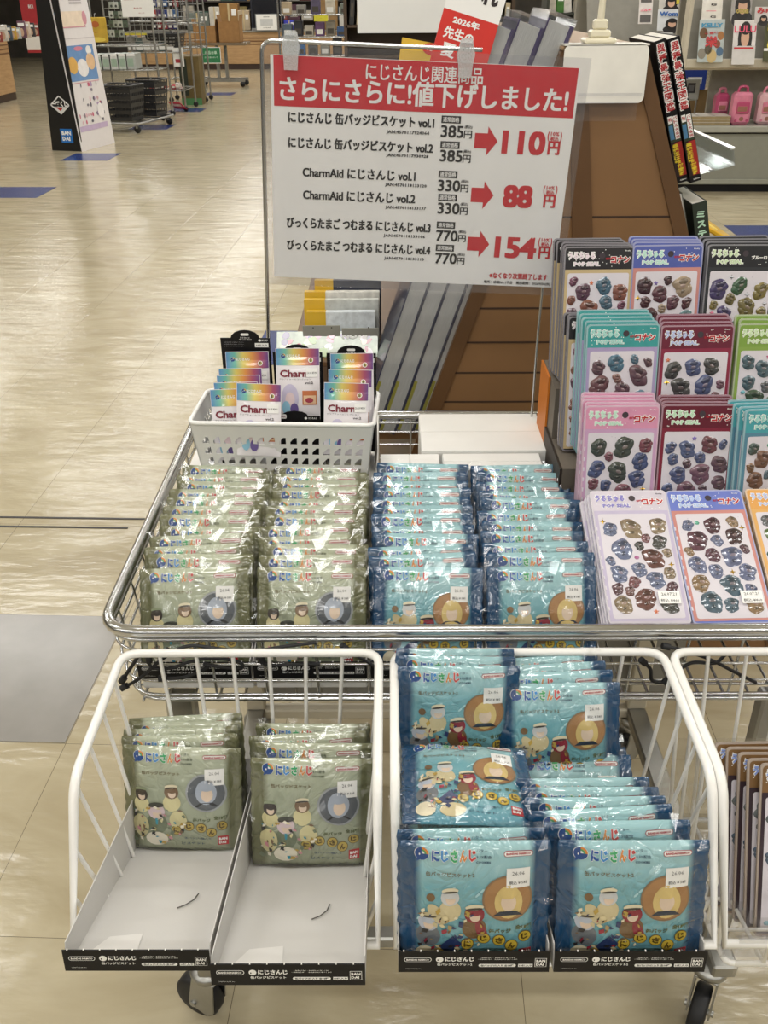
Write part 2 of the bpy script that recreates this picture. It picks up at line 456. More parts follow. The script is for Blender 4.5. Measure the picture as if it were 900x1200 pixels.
while k < X1 - .02: f.tube([(k, Y0 + .016, ZB - .003), (k, Y1 - .016, ZB - .003)], .0018, CHROME, 6); k += .031
k = Y0 + .05
while k < Y1: f.tube([(X0 + .016, k, ZB - .006), (X1 - .016, k, ZB - .006)], .0022, CHROME, 6); k += .12
cob(f, 'wire_floor')
LEG = mat('beige_leg_paint', 'BDB5A2', .45, var=.04)
for lx, ly in ((-.262, .90), (.478, .90), (-.262, 1.40), (.478, 1.40)):
    f = MB(); f.box(lx - .018, ly - .012, .14, lx + .018, ly + .012, ZB - .008, LEG if ly > 1 else STEEL, .003); cob(f, 'leg')
f = MB()
for ly in (.90, 1.40): f.box(-.262, ly - .012, .118, .478, ly + .012, .14, LEG if ly > 1 else STEEL, .003)
for lx in (-.262, .478): f.box(lx - .018, .84, .118, lx + .018, 1.412, .142, STEEL, .003)
cob(f, 'foot_frame')
f = MB(); f.box(-.25, 1.41, .16, .558, 1.418, ZB - .012, mat('grey_back_board', '817F79', .6)); cob(f, 'back_panel')
def caster(x, y, ang):
    f = MB(); a = Matrix.Translation((x - CX, y - CY, 0)) @ Matrix.Rotation(ang, 4, 'Z')
    f.X = a
    f.lathe([(.0, .116), (.026, .116), (.026, .104), (.014, .098), (.0, .098)], STEEL, 16)
    for s in (-1, 1):
        pl = [(-.018, .10), (.018, .10), (.012, .03), (.0, .02), (-.03, .03), (-.03, .04)]
        f.prism([(q[0], q[1]) for q in pl], s * .016 - .0015, s * .016 + .0015, STEEL)
    f.box(-.02, -.0175, .096, .02, .0175, .102, STEEL, .002)
    c = f.obj('caster', cart)
    g = MB(); g.X = a
    g.lathe([(0, -.012), (.024, -.012), (.034, -.0115), (.0375, -.008), (.0375, .008), (.034, .0115), (.024, .012), (0, .012)], RUBBER, 28, 'Y', (-.022, 0, .0375))
    g.obj('wheel', c)
    g = MB(); g.X = a; g.tube([(-.022, -.021, .0375), (-.022, .021, .0375)], .005, STEEL, 10); g.obj('axle', c)
    return c
caster(-.27, .862, R(-25)); caster(.468, .866, R(60)); caster(-.262, 1.395, R(10)); caster(.478, 1.395, R(30))

# ------------------------------------------------------------------ white hook-on baskets
def wire_basket(xl, xr, label, top=True):
    t = thing('wire_basket', label, 'basket', ((xl + xr) / 2, .845, .70), group='white hook on baskets along the cart front')
    ox, oy, oz = (xl + xr) / 2, .845, .70
    def g(x, y, z): return Vector((x - ox, y - oy, z - oz))
    ri = .005; f = MB()
    path = fillet([g(xl, .575, .562), g(xl, .655, .698), g(xl, .846, .702), g(xr, .846, .702), g(xr, .655, .698), g(xr, .575, .562)], .022, 5)
    f.tube(path + [], ri, COATED, 10, True); f.obj('rim', t)
    ins = .02; zb0, zb1 = .497, .452; yb0, yb1 = .600, .828
    bl, br = xl + ins, xr - ins
    f = MB(); n = 6
    for k in range(1, n + 1):                       # back wires
        x = xl + (xr - xl) * k / (n + 1.0); xb = bl + (br - bl) * k / (n + 1.0)
        f.tube(fillet([g(x, .846, .70), g(xb, yb1, zb1), g(xb, yb0, zb0), g(x, .575, .562)], .012, 4), .0024, COATED, 6)
    for sx, xb in ((xl, bl), (xr, br)):              # side wires
        for q, (ty, tz) in enumerate(((.805, .702), (.755, .70), (.705, .699), (.655, .694), (.622, .642), (.598, .60))):
            by = [.80, .765, .725, .69, .655, .622][q]; bz = zb0 + (by - yb0) / (yb1 - yb0) * (zb1 - zb0)
            f.tube([g(sx, ty, tz), g(xb, by, bz)], .0024, COATED, 6)
    f.obj('wire_wall', t)
    f = MB()
    f.tube(fillet([g(bl, yb0, zb0), g(br, yb0, zb0), g(br, yb1, zb1), g(bl, yb1, zb1)], .01, 3, True), .003, COATED, 8, True)
    for q in range(1, 5):
        y = yb0 + (yb1 - yb0) * q / 5; z = zb0 + (zb1 - zb0) * q / 5; f.tube([g(bl, y, z), g(br, y, z)], .002, COATED, 6)
    f.obj('wire_floor', t)
    return t
B1, B2, B3 = (-.306, -.013), (.004, .309), (.319, .624)
wire_basket(*B1, 'white wire basket at the left holding the pale green packs')
wire_basket(*B2, 'white wire basket in the middle crammed with blue packs')
wb3 = wire_basket(*B3, 'white wire basket at the right edge holding brown topped sticker cards')
f = MB(); f.surf = lambda u, v, e: (u, v[0], v[1])
prof = [(.826, .59), (.829, .462), (.60, .507), (.582, .565), (.573, .57), (.568, .52)]
f.add([(x, y, z) for y, z in prof for x in (B3[0] + .012, B3[1] - .012)], [(2 * i, 2 * i + 1, 2 * i + 3, 2 * i + 2) for i in range(len(prof) - 1)], clear('basket_lining_film', 'F4F4F4', .1, .12, .04))
f.obj('lining_film', wb3, -Vector(wb3.location))

# cable ties
def ties(paths, label):
    for pts, lb in zip(paths, label):
        f = MB(); f.tube([P(x, y, yy) for x, y, yy in pts], .0022, RUBBER, 6)
        a, b = P(*pts[0]), P(*pts[1]); d = (b - a).normalized() * .007
        f.tube([a - d * .3, a + d], .0042, RUBBER, 6)
        tag(f.obj('cable_tie'), lb, 'cable tie', 'black cable ties on the cart front')
def smooth(pts, n=6):
    o = []
    for i in range(len(pts) - 1):
        p0 = pts[max(0, i - 1)]; p1 = pts[i]; p2 = pts[i + 1]; p3 = pts[min(len(pts) - 1, i + 2)]
        for k in range(n):
            t = k / n
            o.append(tuple(.5 * ((2 * b) + (-a + c) * t + (2 * a - 5 * b + 4 * c - d) * t * t + (-a + 3 * b - 3 * c + d) * t ** 3) for a, b, c, d in zip(p0, p1, p2, p3)))
    return o + [pts[-1]]
E1 = .853
ties([smooth([(144, 806, E1), (165, 794, E1), (192, 771, E1), (220, 757, E1), (255, 760, E1), (290, 764, E1), (330, 758, E1), (370, 753, E1)]),
      smooth([(143, 798, E1), (155, 780, E1), (166, 767, E1), (190, 768, E1), (230, 769, E1)]),
      smooth([(174, 770, E1), (178, 782, E1), (200, 783, E1), (225, 775, E1), (250, 771, E1), (280, 776, E1), (283, 783, E1), (262, 782, E1), (238, 778, E1)]),
      smooth([(188, 795, E1), (215, 794, E1), (235, 786, E1), (246, 780, E1)]),
      smooth([(306, 771, E1), (312, 779, E1), (340, 779, E1), (375, 778, E1)]),
      smooth([(402, 757, E1), (412, 765, E1), (428, 774, E1), (440, 782, E1)]),
      smooth([(779, 799, E1), (800, 782, E1), (815, 776, E1), (838, 777, E1), (852, 766, E1), (868, 765, E1)]),
      smooth([(778, 757, E1), (800, 762, E1), (830, 772, E1), (860, 787, E1), (886, 800, E1)]),
      smooth([(752, 774, E1), (762, 784, E1), (764, 797, E1), (776, 800, E1)])],
     ['long black cable tie arching behind the left basket rim', 'short black cable tie at the cart corner by the left basket',
      'looped black cable tie hanging behind the left basket', 'lowest black cable tie with a loose end at the left basket',
      'flat black cable tie behind the right half of the left basket', 'black cable tie slanting down at the right end of the left basket',
      'crooked black cable tie rising behind the right basket', 'straight black cable tie slanting down behind the right basket',
      'short black cable tie beside the right rim of the middle basket'])

# ================================================================== cardboard trays and snack packs
PW, PH, PT = .132, .127, .0085
def wrap_t(x, z):                                   # half thickness of a pack
    u = abs(x) / (PW / 2); v = min(max(z / PH, 0), 1)
    a = 1 - max(0, (u - .25) / .60) ** 3 if u < .85 else 0.0
    return .0007 + PT * max(0, a) ** .7 * (max(0, math.sin(math.pi * v)) ** .38)
def make_pack(key, main, mid, light, fin, art):
    cloth = ramp_mat('foil_' + key, 2, [(.0, mid), (.03, main), (.085, main), (.107, light), (.127, light)], .2, 1.0, 0, crinkle=.55,
                     axis2=0, stops2=[(-.067, fin), (-.0535, fin), (-.047, fin + '-'), (.047, fin + '-'), (.0535, fin), (.067, fin)])
    out = []
    for seed in (1, 2, 3):
        r = random.Random(seed * 13 + len(key)); ph = [(r.uniform(60, 210), r.uniform(60, 210), r.uniform(0, 6)) for _ in range(5)]
        def crk(x, z): return sum(math.sin(a * x + b * z + c) for a, b, c in ph) * .00022 * min(1, wrap_t(x, z) / .003)
        bow = r.uniform(-.0015, .0015)
        def fy(x, z, e=0.0):
            u = abs(x) / (PW / 2)
            rib = .0005 * math.sin(x * 2400) if u > .87 else 0
            return -(wrap_t(x, z) + crk(x, z) + e + rib) + bow * u * u
        f = MB(); nx, nz = 44, 18
        def zz(j): return PH * j / nz
        vs = []; fs = []
        for side in (1, -1):
            for j in range(nz + 1):
                for i in range(nx + 1):
                    x = -PW / 2 + PW * i / nx; z = zz(j)
                    zig = (.0012 if i % 2 else 0) * (1 if i in (0, nx) else 0)
                    y = fy(x, z) if side == 1 else wrap_t(x, z) + bow * (abs(x) / (PW / 2)) ** 2
                    xx = x - (.0012 * (j % 2) if i == 0 else 0) + (.0012 * (j % 2) if i == nx else 0)
                    vs.append((xx, y, z))
        n1 = (nx + 1) * (nz + 1)
        for j in range(nz):
            for i in range(nx):
                a = j * (nx + 1) + i
                fs.append((a, a + 1, a + nx + 2, a + nx + 1)); fs.append((n1 + a, n1 + a + nx + 1, n1 + a + nx + 2, n1 + a + 1))
        for i in range(nx):
            fs.append((i + 1, i, n1 + i, n1 + i + 1)); a = nz * (nx + 1) + i; fs.append((a, a + 1, n1 + a + 1, n1 + a))
        for j in range(nz):
            a = j * (nx + 1); b = a + nx + 1; fs.append((a, b, n1 + b, n1 + a)); a += nx; b += nx; fs.append((b, a, n1 + a, n1 + b))
        f.add(vs, fs, cloth, True)
        f.surf = lambda u, v, e: (u, fy(u, v, e), v)
        art(f)
        me = f.mesh('wrapper')
        g = MB(); g.surf = lambda u, v, e: (u, fy(u, v, e), v)
        sx, sz = PW * .285, PH * .75
        g.rect(sx - .0105, sz - .0095, sx + .0105, sz + .0095, WHITE, .0011, 4, 4)
        g.text('26.06' if key == 'blue' else '26.04', sx, sz + .0045, .011, mat('grey_ink', '4A4A4E', .6), e=.0014, bold=.0, res=1)
        g.text('税込 ¥ 585', sx, sz - .0045, .016, mat('grey_ink', '4A4A4E', .6), e=.0014, bold=.01, res=1)
        c = MB(); r = random.Random(seed * 31 + len(key)); nx, nz = 17, 11; E_ = .0045
        pts = {}
        for j in range(nz + 1):
            for i in range(nx + 1):
                x = -PW / 2 - E_ + (PW + 2 * E_) * i / nx; z = -.001 + (PH + .0075) * j / nz
                if 0 < i < nx: x += r.uniform(-.0036, .0036)
                if 0 < j < nz: z += r.uniform(-.0050, .0050)
                xi, zi = min(max(x, -PW / 2), PW / 2), min(max(z, 0), PH)
                lift = .0014 + r.random() ** 2 * .0038 if (0 < i < nx and j < nz) else r.uniform(-.001, .002)
                pts[i, j] = (x, fy(xi, zi) - lift + (.0015 if j == nz else 0), z)
        vs = [pts[i, j] for j in range(nz + 1) for i in range(nx + 1)]; fs = []
        for j in range(nz):
            for i in range(nx):
                a = j * (nx + 1) + i; b_, c_, d_ = a + 1, a + nx + 2, a + nx + 1
                fs += [(a, b_, c_), (a, c_, d_)] if r.random() < .5 else [(a, b_, d_), (b_, c_, d_)]
        c.add(vs, fs, clear('cellophane', 'FDFDFD', .085, .12, .0))
        out.append((me, g.mesh('price_sticker'), c.mesh('cellophane')))
    return out
def ink(n, h): return mat(n, h, .35, coat=.6, var=.05, vs=60)
LOGO = [('に', '2C5AA8'), ('じ', '3F8DD0'), ('さ', '3FA66A'), ('ん', 'D98A3A'), ('じ', 'C94A4A')]
def logo(f, x0, z, w, h):
    st = w / 5
    for k, (ch, c) in enumerate(LOGO):
        f.text(ch, x0 + st * (k + .5), z, st * .9, WHITE, h=h * 1.06, e=.0006, bold=.09, res=1)
        f.text(ch, x0 + st * (k + .5), z, st * .82, ink('logo_' + c, c), h=h * .95, e=.0008, bold=.05, res=1)
def mark(f, x, z, r):
    f.disc(x, z, r, r * .95, WHITE, .0005, 18)
    f.ring(x, z, r * .62, r * .92, ink('mark_orange', 'D9883C'), .0007, 10, 0, 1.57)
    f.ring(x, z, r * .36, r * .62, ink('mark_green', '58A56A'), .0007, 10, 0, 1.57)
    f.ring(x, z, 0.0, r * .92, ink('mark_blue', '274C8C'), .0007, 20, 1.57, 6.283)
    f.poly([(x - r * .6, z - r * .6), (x - r * .1, z - r * .8), (x - r * .75, z - r * 1.15)], ink('mark_blue', '274C8C'), .0007)
    f.disc(x - r * .3, z - r * .1, r * .1, r * .16, WHITE, .0009, 8, 1)
def pill(f, x, z, w, h, c, txt, fill=WHITE):
    f.rrect(x - w / 2, z - h / 2, x + w / 2, z + h / 2, h * .48, c, .0006)
    q = w * .02; f.rrect(x - w / 2 + q, z - h / 2 + q, x + w / 2 - q, z + h / 2 - q, h * .44, fill, .0008)
    f.text(txt, x, z, w * .84, c, h=h * .42, e=.001, bold=.05, res=1)
def figure(f, x, z, s, hair, skin, coat, hat=None, tie=None, lean=0.0):
    """a plain faceless rounded figure: stand-in for the printed picture"""
    f.disc(x + lean, z - s * 1.25, s * .95, s * 1.0, coat, .0005, 16, rot=lean * 20)
    if tie: f.poly([(x - s * .12, z - s * .7), (x + s * .14, z - s * .7), (x + s * .06, z - s * 1.35), (x - s * .1, z - s * 1.3)], tie, .0008)
    f.disc(x, z, s * .78, s * .8, hair, .0007, 16)
    f.disc(x + s * .05, z - s * .18, s * .42, s * .5, skin, .0009, 14)
    f.disc(x + s * .02, z + s * .16, s * .5, s * .3, hair, .0011, 12)
    if hat: f.disc(x, z + s * .66, s * .72, s * .26, hat, .0012, 14, rot=.1); f.disc(x, z + s * .52, s * .66, s * .1, ink('hat_band', '3A3430'), .0013, 12, rot=.1)
def coins(f, xs, zs, r, gold, dark):
    for (x, z, ch) in zip(xs, zs, 'にじさんじ'):
        f.disc(x, z, r, r, dark, .0010, 16, 1); f.disc(x, z, r * .9, r * .9, gold, .0011, 16, 1)
        f.text(ch, x, z, r * 1.1, dark, h=r * 1.1, e=.0013, bold=.06, res=1)
def bandai(f, x, z, s, bg, fg=WHITE, line=None, e=.0010):
    f.rect(x - s / 2, z - s / 2, x + s / 2, z + s / 2, bg if not line else line, e)
    if line: f.rect(x - s * .46, z - s * .46, x + s * .46, z + s * .46, bg, e + .0001)
    f.text('BAN', x, z + s * .2, s * .78, fg, h=s * .3, e=e + .0002, bold=.05, res=1); f.text('DAI', x - s * .06, z - s * .2, s * .66, fg, h=s * .3, e=e + .0002, bold=.05, res=1)
def common_art(f, dark, gold, olive, sub):
    W, H = PW, PH
    mark(f, -.36 * W, .918 * H, .0066); logo(f, -.30 * W, .912 * H, .31 * W, .0112)
    f.text('バター', .04 * W, .95 * H, .0095, dark, e=.0006, bold=0, res=1); f.text('3.5%配合', .055 * W, .905 * H, .013, dark, e=.0006, bold=.01, res=1); f.text('COOKIES', .05 * W, .865 * H, .013, dark, h=.0022, e=.0006, bold=.03, res=1)
    pill(f, .285 * W, .925 * H, .026, .0052, ink('pill_red', 'A63A40'), 'BANDAI NAMCO')
    f.text(sub, -.17 * W, .775 * H, .043, ink('sub_brown', '6B5A34'), h=.0042, e=.0006, bold=.02, res=1)
    f.text('缶バッジ', .17 * W, .335 * H, .020, olive, h=.0046, e=.0008, bold=.04, res=1); f.text('全18種', .33 * W, .36 * H, .015, olive, h=.0048, e=.0008, bold=.05, res=1)
    coins(f, [-.05 * W, .06 * W, .165 * W, .25 * W, .34 * W], [.23 * H, .275 * H, .26 * H, .215 * H, .28 * H], .0060, gold, ink('coin_brown', '5C4A1C'))
    f.text('缶バッジ1個入り', .13 * W, .15 * H, .03, ink('ink_navy', '24405C'), h=.0028, e=.0006, bold=.01, res=1); f.text('ビスケット', .09 * W, .095 * H, .026, ink('ink_navy', '24405C'), h=.003, e=.0006, bold=.02, res=1)
    bandai(f, .345 * W, .13 * H, .0115, ink('bandai_red', 'C0262E'))
SKIN = ink('pale_beige_print', 'E3CDB8')
def art_blue(f):
    W, H = PW, PH
    common_art(f, ink('ink_navy', '24405C'), ink('coin_gold', 'C9AE3F'), ink('olive_ink', '556038'), '缶バッジビスケット2')
    cx, cz = .215 * W, .59 * H
    f.disc(cx, cz, .0225, .0225, ink('badge_rim', '8A6F52'), .0007, 28, 3); f.disc(cx, cz, .0208, .0208, ink('badge_tan', 'A67B50'), .0009, 28, 3)
    f.disc(cx + .001, cz - .003, .0125, .0165, ink('badge_gold', 'D9C07E'), .0011, 20, 2); f.disc(cx + .001, cz - .003, .0068, .009, SKIN, .0013, 16, 2)
    f.disc(cx, cz + .006, .0085, .0055, ink('badge_gold', 'D9C07E'), .0015, 14, 1); f.poly([(cx - .013, cz - .0165), (cx + .014, cz - .016), (cx + .008, cz - .0115), (cx - .007, cz - .012)], ink('badge_navy', '2A3446'), .0015)
    beige = ink('coat_beige', 'CFC29A'); cap = ink('cap_cream', 'E2D9BC'); brown = ink('coat_brown', '7A5F40'); navy = ink('book_navy', '2A3A66')
    figure(f, -.17 * W, .60 * H, .0105, ink('silver_print', 'CDD0D2'), SKIN, beige, cap)
    f.disc(-.26 * W, .47 * H, .006, .012, beige, .0009, 12, rot=.6); f.disc(-.30 * W, .60 * H, .004, .004, brown, .001, 10, 1)
    figure(f, -.315 * W, .40 * H, .0115, ink('lilac_grey', 'BBC3D2'), SKIN, ink('coat_grey', '6E747A'), beige)
    figure(f, -.005 * W, .47 * H, .0115, ink('maroon_print', '8E2A3A'), SKIN, brown, cap)
    f.disc(.045 * W, .33 * H, .0045, .011, ink('maroon_print', '8E2A3A'), .001, 12, rot=.4)
    f.poly([(-.245 * W, .20 * H), (-.15 * W, .30 * H), (-.085 * W, .235 * H), (-.16 * W, .12 * H)], navy, .0016)
    f.disc(-.13 * W, .11 * H, .013, .008, beige, .0010, 12); f.disc(-.33 * W, .12 * H, .010, .010, cap, .0010, 12)
    r = random.Random(11); pc = [brown, ink('coat_beige', 'CFC29A'), ink('coat_black', '2C2A2C'), cap, ink('maroon_print', '8E2A3A'), ink('fold_shadow_tan', 'A08A5E'), navy, ink('trim_gold', 'B89A48')]
    for k in range(64):
        x, z = r.uniform(-.37, .06) * W, r.uniform(.13, .50) * H
        if x > -.02 * W and z > .4 * H: continue
        a = r.uniform(0, 3.1); q = r.uniform(.0012, .0042); d = r.uniform(.25, .8)
        f.poly([(x + q * math.cos(a + o) * (1 if i % 2 else d), z + q * math.sin(a + o) * (1 if i % 2 else d)) for i, o in enumerate((0, 1.4, 3.1, 4.4))], pc[k % 8], .0017 + .00001 * k)
    for k in range(10): f.disc(r.uniform(-.45, .45) * W, r.uniform(.1, .82) * H, .0030, .0012, ink('pale_dash', 'A9D3DA'), .00045, 6, 1, .8)
def art_olive(f):
    W, H = PW, PH
    common_art(f, ink('ink_dark_green', '38442F'), ink('coin_gold_pale', 'B9A24E'), ink('olive_ink', '556038'), '缶バッジビスケット')
    cx, cz = .215 * W, .60 * H
    f.disc(cx, cz, .0228, .0228, ink('badge_silver', '9BA0A4'), .0007, 28, 3); f.disc(cx, cz, .0206, .0206, ink('badge_slate', '595F66'), .0009, 28, 3)
    f.disc(cx, cz + .001, .0118, .0145, ink('badge_steel', 'AAB4C4'), .0011, 20, 2); f.disc(cx + .001, cz - .002, .0066, .0085, SKIN, .0013, 16, 2)
    f.disc(cx, cz + .007, .0085, .005, ink('badge_steel', 'AAB4C4'), .0015, 14, 1); f.poly([(cx - .013, cz - .0165), (cx + .014, cz - .016), (cx + .007, cz - .011), (cx - .007, cz - .0115)], ink('badge_ink', '24262C'), .0015)
    yel = ink('coat_pale_yellow', 'D6CE9E'); cap = ink('cap_cream', 'E2D9BC')
    figure(f, -.345 * W, .56 * H, .0098, ink('dark_hair_print', '3A332E'), SKIN, yel, ink('cap_green', '8E9A7C'))
    figure(f, -.08 * W, .60 * H, .0105, ink('brown_print', '7C634A'), SKIN, yel, cap)
    figure(f, -.215 * W, .41 * H, .0125, ink('pink_silver', 'D9C6CC'), SKIN, ink('coat_green_grey', '6F7A62'), ink('cap_dark', '3D4038'), ink('teal_tie', '2F8FA6'))
    f.disc(-.03 * W, .33 * H, .010, .012, yel, .0009, 14); f.disc(-.36 * W, .26 * H, .010, .014, yel, .0009, 14); f.disc(-.22 * W, .14 * H, .013, .009, ink('cape_cream', 'E8E2D0'), .0012, 14)
    r = random.Random(12); pc = [yel, ink('coat_black', '2C2A2C'), ink('cape_cream', 'E8E2D0'), ink('coat_green_grey', '6F7A62'), ink('teal_tie', '2F8FA6'), ink('trim_gold', 'B89A48'), ink('brown_print', '7C634A'), ink('pale_rose_mark', 'C98A94')]
    for k in range(60):
        x, z = r.uniform(-.42, .04) * W, r.uniform(.10, .46) * H; a = r.uniform(0, 3.1); q = r.uniform(.0012, .0040); d = r.uniform(.25, .8)
        f.poly([(x + q * math.cos(a + o) * (1 if i % 2 else d), z + q * math.sin(a + o) * (1 if i % 2 else d)) for i, o in enumerate((0, 1.4, 3.1, 4.4))], pc[k % 8], .0017 + .00001 * k)
PACK = {'blue': make_pack('blue', '75ADB9', '619CB0', '9FC9D0', '214C73', art_blue),
        'olive': make_pack('olive', 'A3AB95', '979D80', 'B5BCA6', '6E7052', art_olive)}
_pc = {}
def pack(kind, loc, lean, yaw, roll, label, group, sticker=True):
    _pc[kind] = _pc.get(kind, 0) + 1
    me, st, ce = PACK[kind][_pc[kind] % 3]
    t = thing('snack_pack', label, 'snack pack', loc, (-R(lean), R(roll), R(yaw)), group)
    t.rotation_mode = 'XYZ'
    link('wrapper', me, t)
    o = link('cellophane', ce, t); o['label'] = 'crinkled clear overwrap'
    if sticker: o = link('price_sticker', st, t); o['label'] = 'white price sticker'
    return t

def lip_art(f, w, h, two, e=.0003):
    u = w / .13
    f.rrect(-.06 * u, .0125, -.0365 * u, .0178, .0024, WHITE, e); f.rrect(-.0595 * u, .013, -.037 * u, .0173, .0021, BLACK, e + .0001)
    f.text('BANDAI NAMCO', -.0482 * u, .0152, .0195 * u, WHITE, h=.0024, e=e + .0002, bold=.04, res=1)
    f.disc(-.0295 * u, .0152, .0034, .0033, WHITE, e, 14, 1); f.disc(-.031 * u, .0146, .0006, .001, BLACK, e + .0001, 8, 1)
    f.text('にじさんじ', -.0125 * u, .0155, .025 * u, WHITE, h=.0054, e=e, bold=.05, res=2)
    f.text('缶バッジビスケット' + two, -.0165 * u, .0092, .030 * u, WHITE, h=.0032, e=e, bold=.03, res=1)
    for k, (z, ww) in enumerate(((.0175, .03), (.0155, .034))): f.text('一部商品を除く・食品衛生法に基づく表示', .02 * u, z, ww * u, WHITE, h=.0011, e=e, bold=.01, res=1)
    f.rrect(.004 * u, .0062, .036 * u, .0098, .0017, WHITE, e); f.text('缶バッジ1個入り 全18種', .02 * u, .008, .028 * u, BLACK, h=.0024, e=e + .0002, bold=.03, res=1)
    f.rect(.038 * u, .0062, .0505 * u, .0098, WHITE, e); f.text('10個入り', .0443 * u, .008, .011 * u, BLACK, h=.0024, e=e + .0002, bold=.03, res=1)
    bandai(f, .0572 * u, .0115, .0105, BLACK, WHITE, WHITE, e)
    f.text('©ANYCOLOR, Inc.', -.052 * u, .004, .014 * u, WHITE, h=.0012, e=e, bold=0, res=1)
def tray(cx, y, z, w, tilt, label, two, depth=.315, tall=.075, yaw=0, fold=True):
    """open display tray: printed front lip, floor, stepped side walls; local y runs to the back"""
    t = thing('cardboard_tray', label, 'tray', (cx, y, z), (-R(tilt), 0, R(yaw)), 'cardboard display trays')
    h = w / 2; th = .0009
    f = MB(); f.box(-h, 0, 0, h, depth, th, CARD_G)
    if fold:
        f.rect(0, 0, 0, 0, CARD_G)
        f.surf = lambda u, v, e: (u, v, th + e)
        f.poly([(-h + .004, .004), (-h * .1, .004), (-h * .16, .055), (-h * .62, .05)], mat('pale_carton_flap', 'D9D7D4', .65), .0006)
        f.tube([(.012, .10, th + .0012), (.02, .105, th + .002), (.026, .115, th + .002), (.028, .128, th + .0012)], .0006, mat('tab_shadow_cut', '5A5855', .7), 5)
    f.obj('floor_panel', t)
    for s in (-1, 1):
        f = MB(); pr = [(0, 0), (depth, 0), (depth, tall), (.03, .026 + .25 * (tall - .026)), (0, .026)]
        pr = [(0, 0), (depth, 0), (depth, tall), (0, .026)]
        f.prism(pr, s * h - (th if s > 0 else 0), s * h + (th if s < 0 else 0), CARD_G, 'X'); f.obj('side_wall', t)
    f = MB(); f.box(-h, depth - th, 0, h, depth, tall, CARD_G); f.obj('back_wall', t)
    f = MB(); f.box(-h, -.0012, -.0005, h, 0, .0245, BLACK)
    f.surf = lambda u, v, e: (u, -.0012 - e, v)
    for k in range(9): f.box(-h + w * (k + .3) / 9, -.0013, .0243, -h + w * (k + .36) / 9, .0002, .0254, CARD_W)
    lip_art(f, w, .0245, two); o = f.obj('front_lip', t); o.rotation_euler = (R(tilt * .75), 0, 0); o['label'] = 'black printed front lip'
    return t
TILT = 23.0; tS, tC = math.sin(R(TILT)), math.cos(R(TILT))
TY0, TZ0 = .527, .592
def on_tray(s): return TY0 + s * tC, TZ0 - s * tS
TRAYX = {'L1': -.2275, 'L2': -.0905, 'B1': .0735, 'B2': .2125}
tray(TRAYX['L1'], TY0, TZ0 + .002, .131, TILT, 'half empty grey cardboard tray with printed black lip, furthest left', '')
tray(TRAYX['L2'], TY0 - .0175, TZ0 + .0075, .135, TILT, 'half empty grey cardboard tray with printed black lip, second from left', '')
tray(TRAYX['B1'], TY0, TZ0, .135, TILT, 'full cardboard tray of blue packs, left one in the middle basket', '2')
tray(TRAYX['B2'], TY0, TZ0, .135, TILT, 'full cardboard tray of blue packs, right one in the middle basket', '2')
G1 = 'pale green snack packs in the left hook on basket'
def olive_low(key, ss, where, dx=0):
    for k, s_ in enumerate(ss):
        y, z = on_tray(s_); j = rnd.uniform(-.003, .003)
        lb = ('pale green snack pack %s, full front showing' % where) if k == 0 else ('pale green snack pack %s, %s behind the front one' % (where, ['', 'first', 'second', 'third', 'fourth', 'fifth'][k]))
        pack('olive', (TRAYX[key] + dx + (j if k else 0), y, z + .003 + (.004 * k)), TILT - (6 if k == 0 else 3), rnd.uniform(-3, 3), rnd.uniform(-1.5, 1.5) - (1 if k else 0), lb, G1)
olive_low('L1', [.228, .250, .264, .277, .290], 'in the furthest left tray', -.008)
olive_low('L2', [.192, .222, .246, .268], 'in the second tray from left', .004)
G2 = 'blue snack packs in the middle hook on basket'
def blue_at(key, s_, lb, dz=0, lean=TILT, dx=0, yaw=0, roll=0):
    y, z = on_tray(s_); return pack('blue', (TRAYX[key] + dx, y, z + .002 + dz), lean, yaw, roll, lb, G2)
blue_at('B1', .013, 'blue snack pack at the very front of the left tray in the middle basket', -.006, lean=16, dx=.001)
blue_at('B1', .032, 'blue snack pack right behind the front one in the left blue tray', -.004, lean=17, dx=-.001, yaw=1)
for k in range(4):
    blue_at('B1', .056 + k * .024, 'blue snack pack buried in the left blue tray, %s one under the flat pack' % ORD[k].replace('front', 'first'), 0, lean=58, dx=-.004 + rnd.uniform(-.002, .002))
blue_at('B2', .013, 'blue snack pack at the very front of the right tray in the middle basket', -.006, lean=16, dx=.002)
for k, (s_, dz, dx, rl) in enumerate(((.032, -.004, -.002, -2), (.053, .000, -.008, -4), (.074, .002, -.012, -3), (.098, .002, -.014, -2), (.120, .002, -.016, -2))):
    blue_at('B2', s_, 'blue snack pack in the right blue tray, %s behind the front one' % ['first', 'second', 'third', 'fourth', 'fifth', 'sixth'][k], dz, dx=dx, roll=rl, yaw=rnd.uniform(-2, 2))
for k in range(3):
    blue_at('B2', .168 + k * .024, 'blue snack pack buried in the right blue tray, %s one under the upright pack' % ORD[k].replace('front', 'first'), -.002, lean=45, dx=-.012)
# packs thrown on top of the standing ones
pack('blue', (.077, .630, .662), 98, -1, 2, 'blue snack pack lying almost flat on top of the left blue tray', G2)
pack('blue', (.073, .772, .594), 14, 1, 1, 'blue snack pack standing behind the flat lying one, its picture half hidden', G2)
pack('blue', (.071, .790, .593), 14, -2, 0, 'blue snack pack at the back of the middle basket, left side, second from the rear', G2)
pack('blue', (.070, .806, .591), 14, 2, 2, 'blue snack pack rearmost on the left side of the middle basket', G2)
pack('blue', (.188, .757, .575), 20, 1, -1, 'blue snack pack standing upright at the back of the right blue tray, full front showing', G2)
pack('blue', (.186, .778, .576), 18, -1, -3, 'blue snack pack just behind the upright one on the right of the middle basket', G2)
pack('blue', (.182, .793, .577), 16, 1, -3, 'blue snack pack second behind the upright one on the right of the middle basket', G2)
pack('blue', (.178, .808, .577), 16, 2, -4, 'blue snack pack rearmost on the right side of the middle basket', G2)

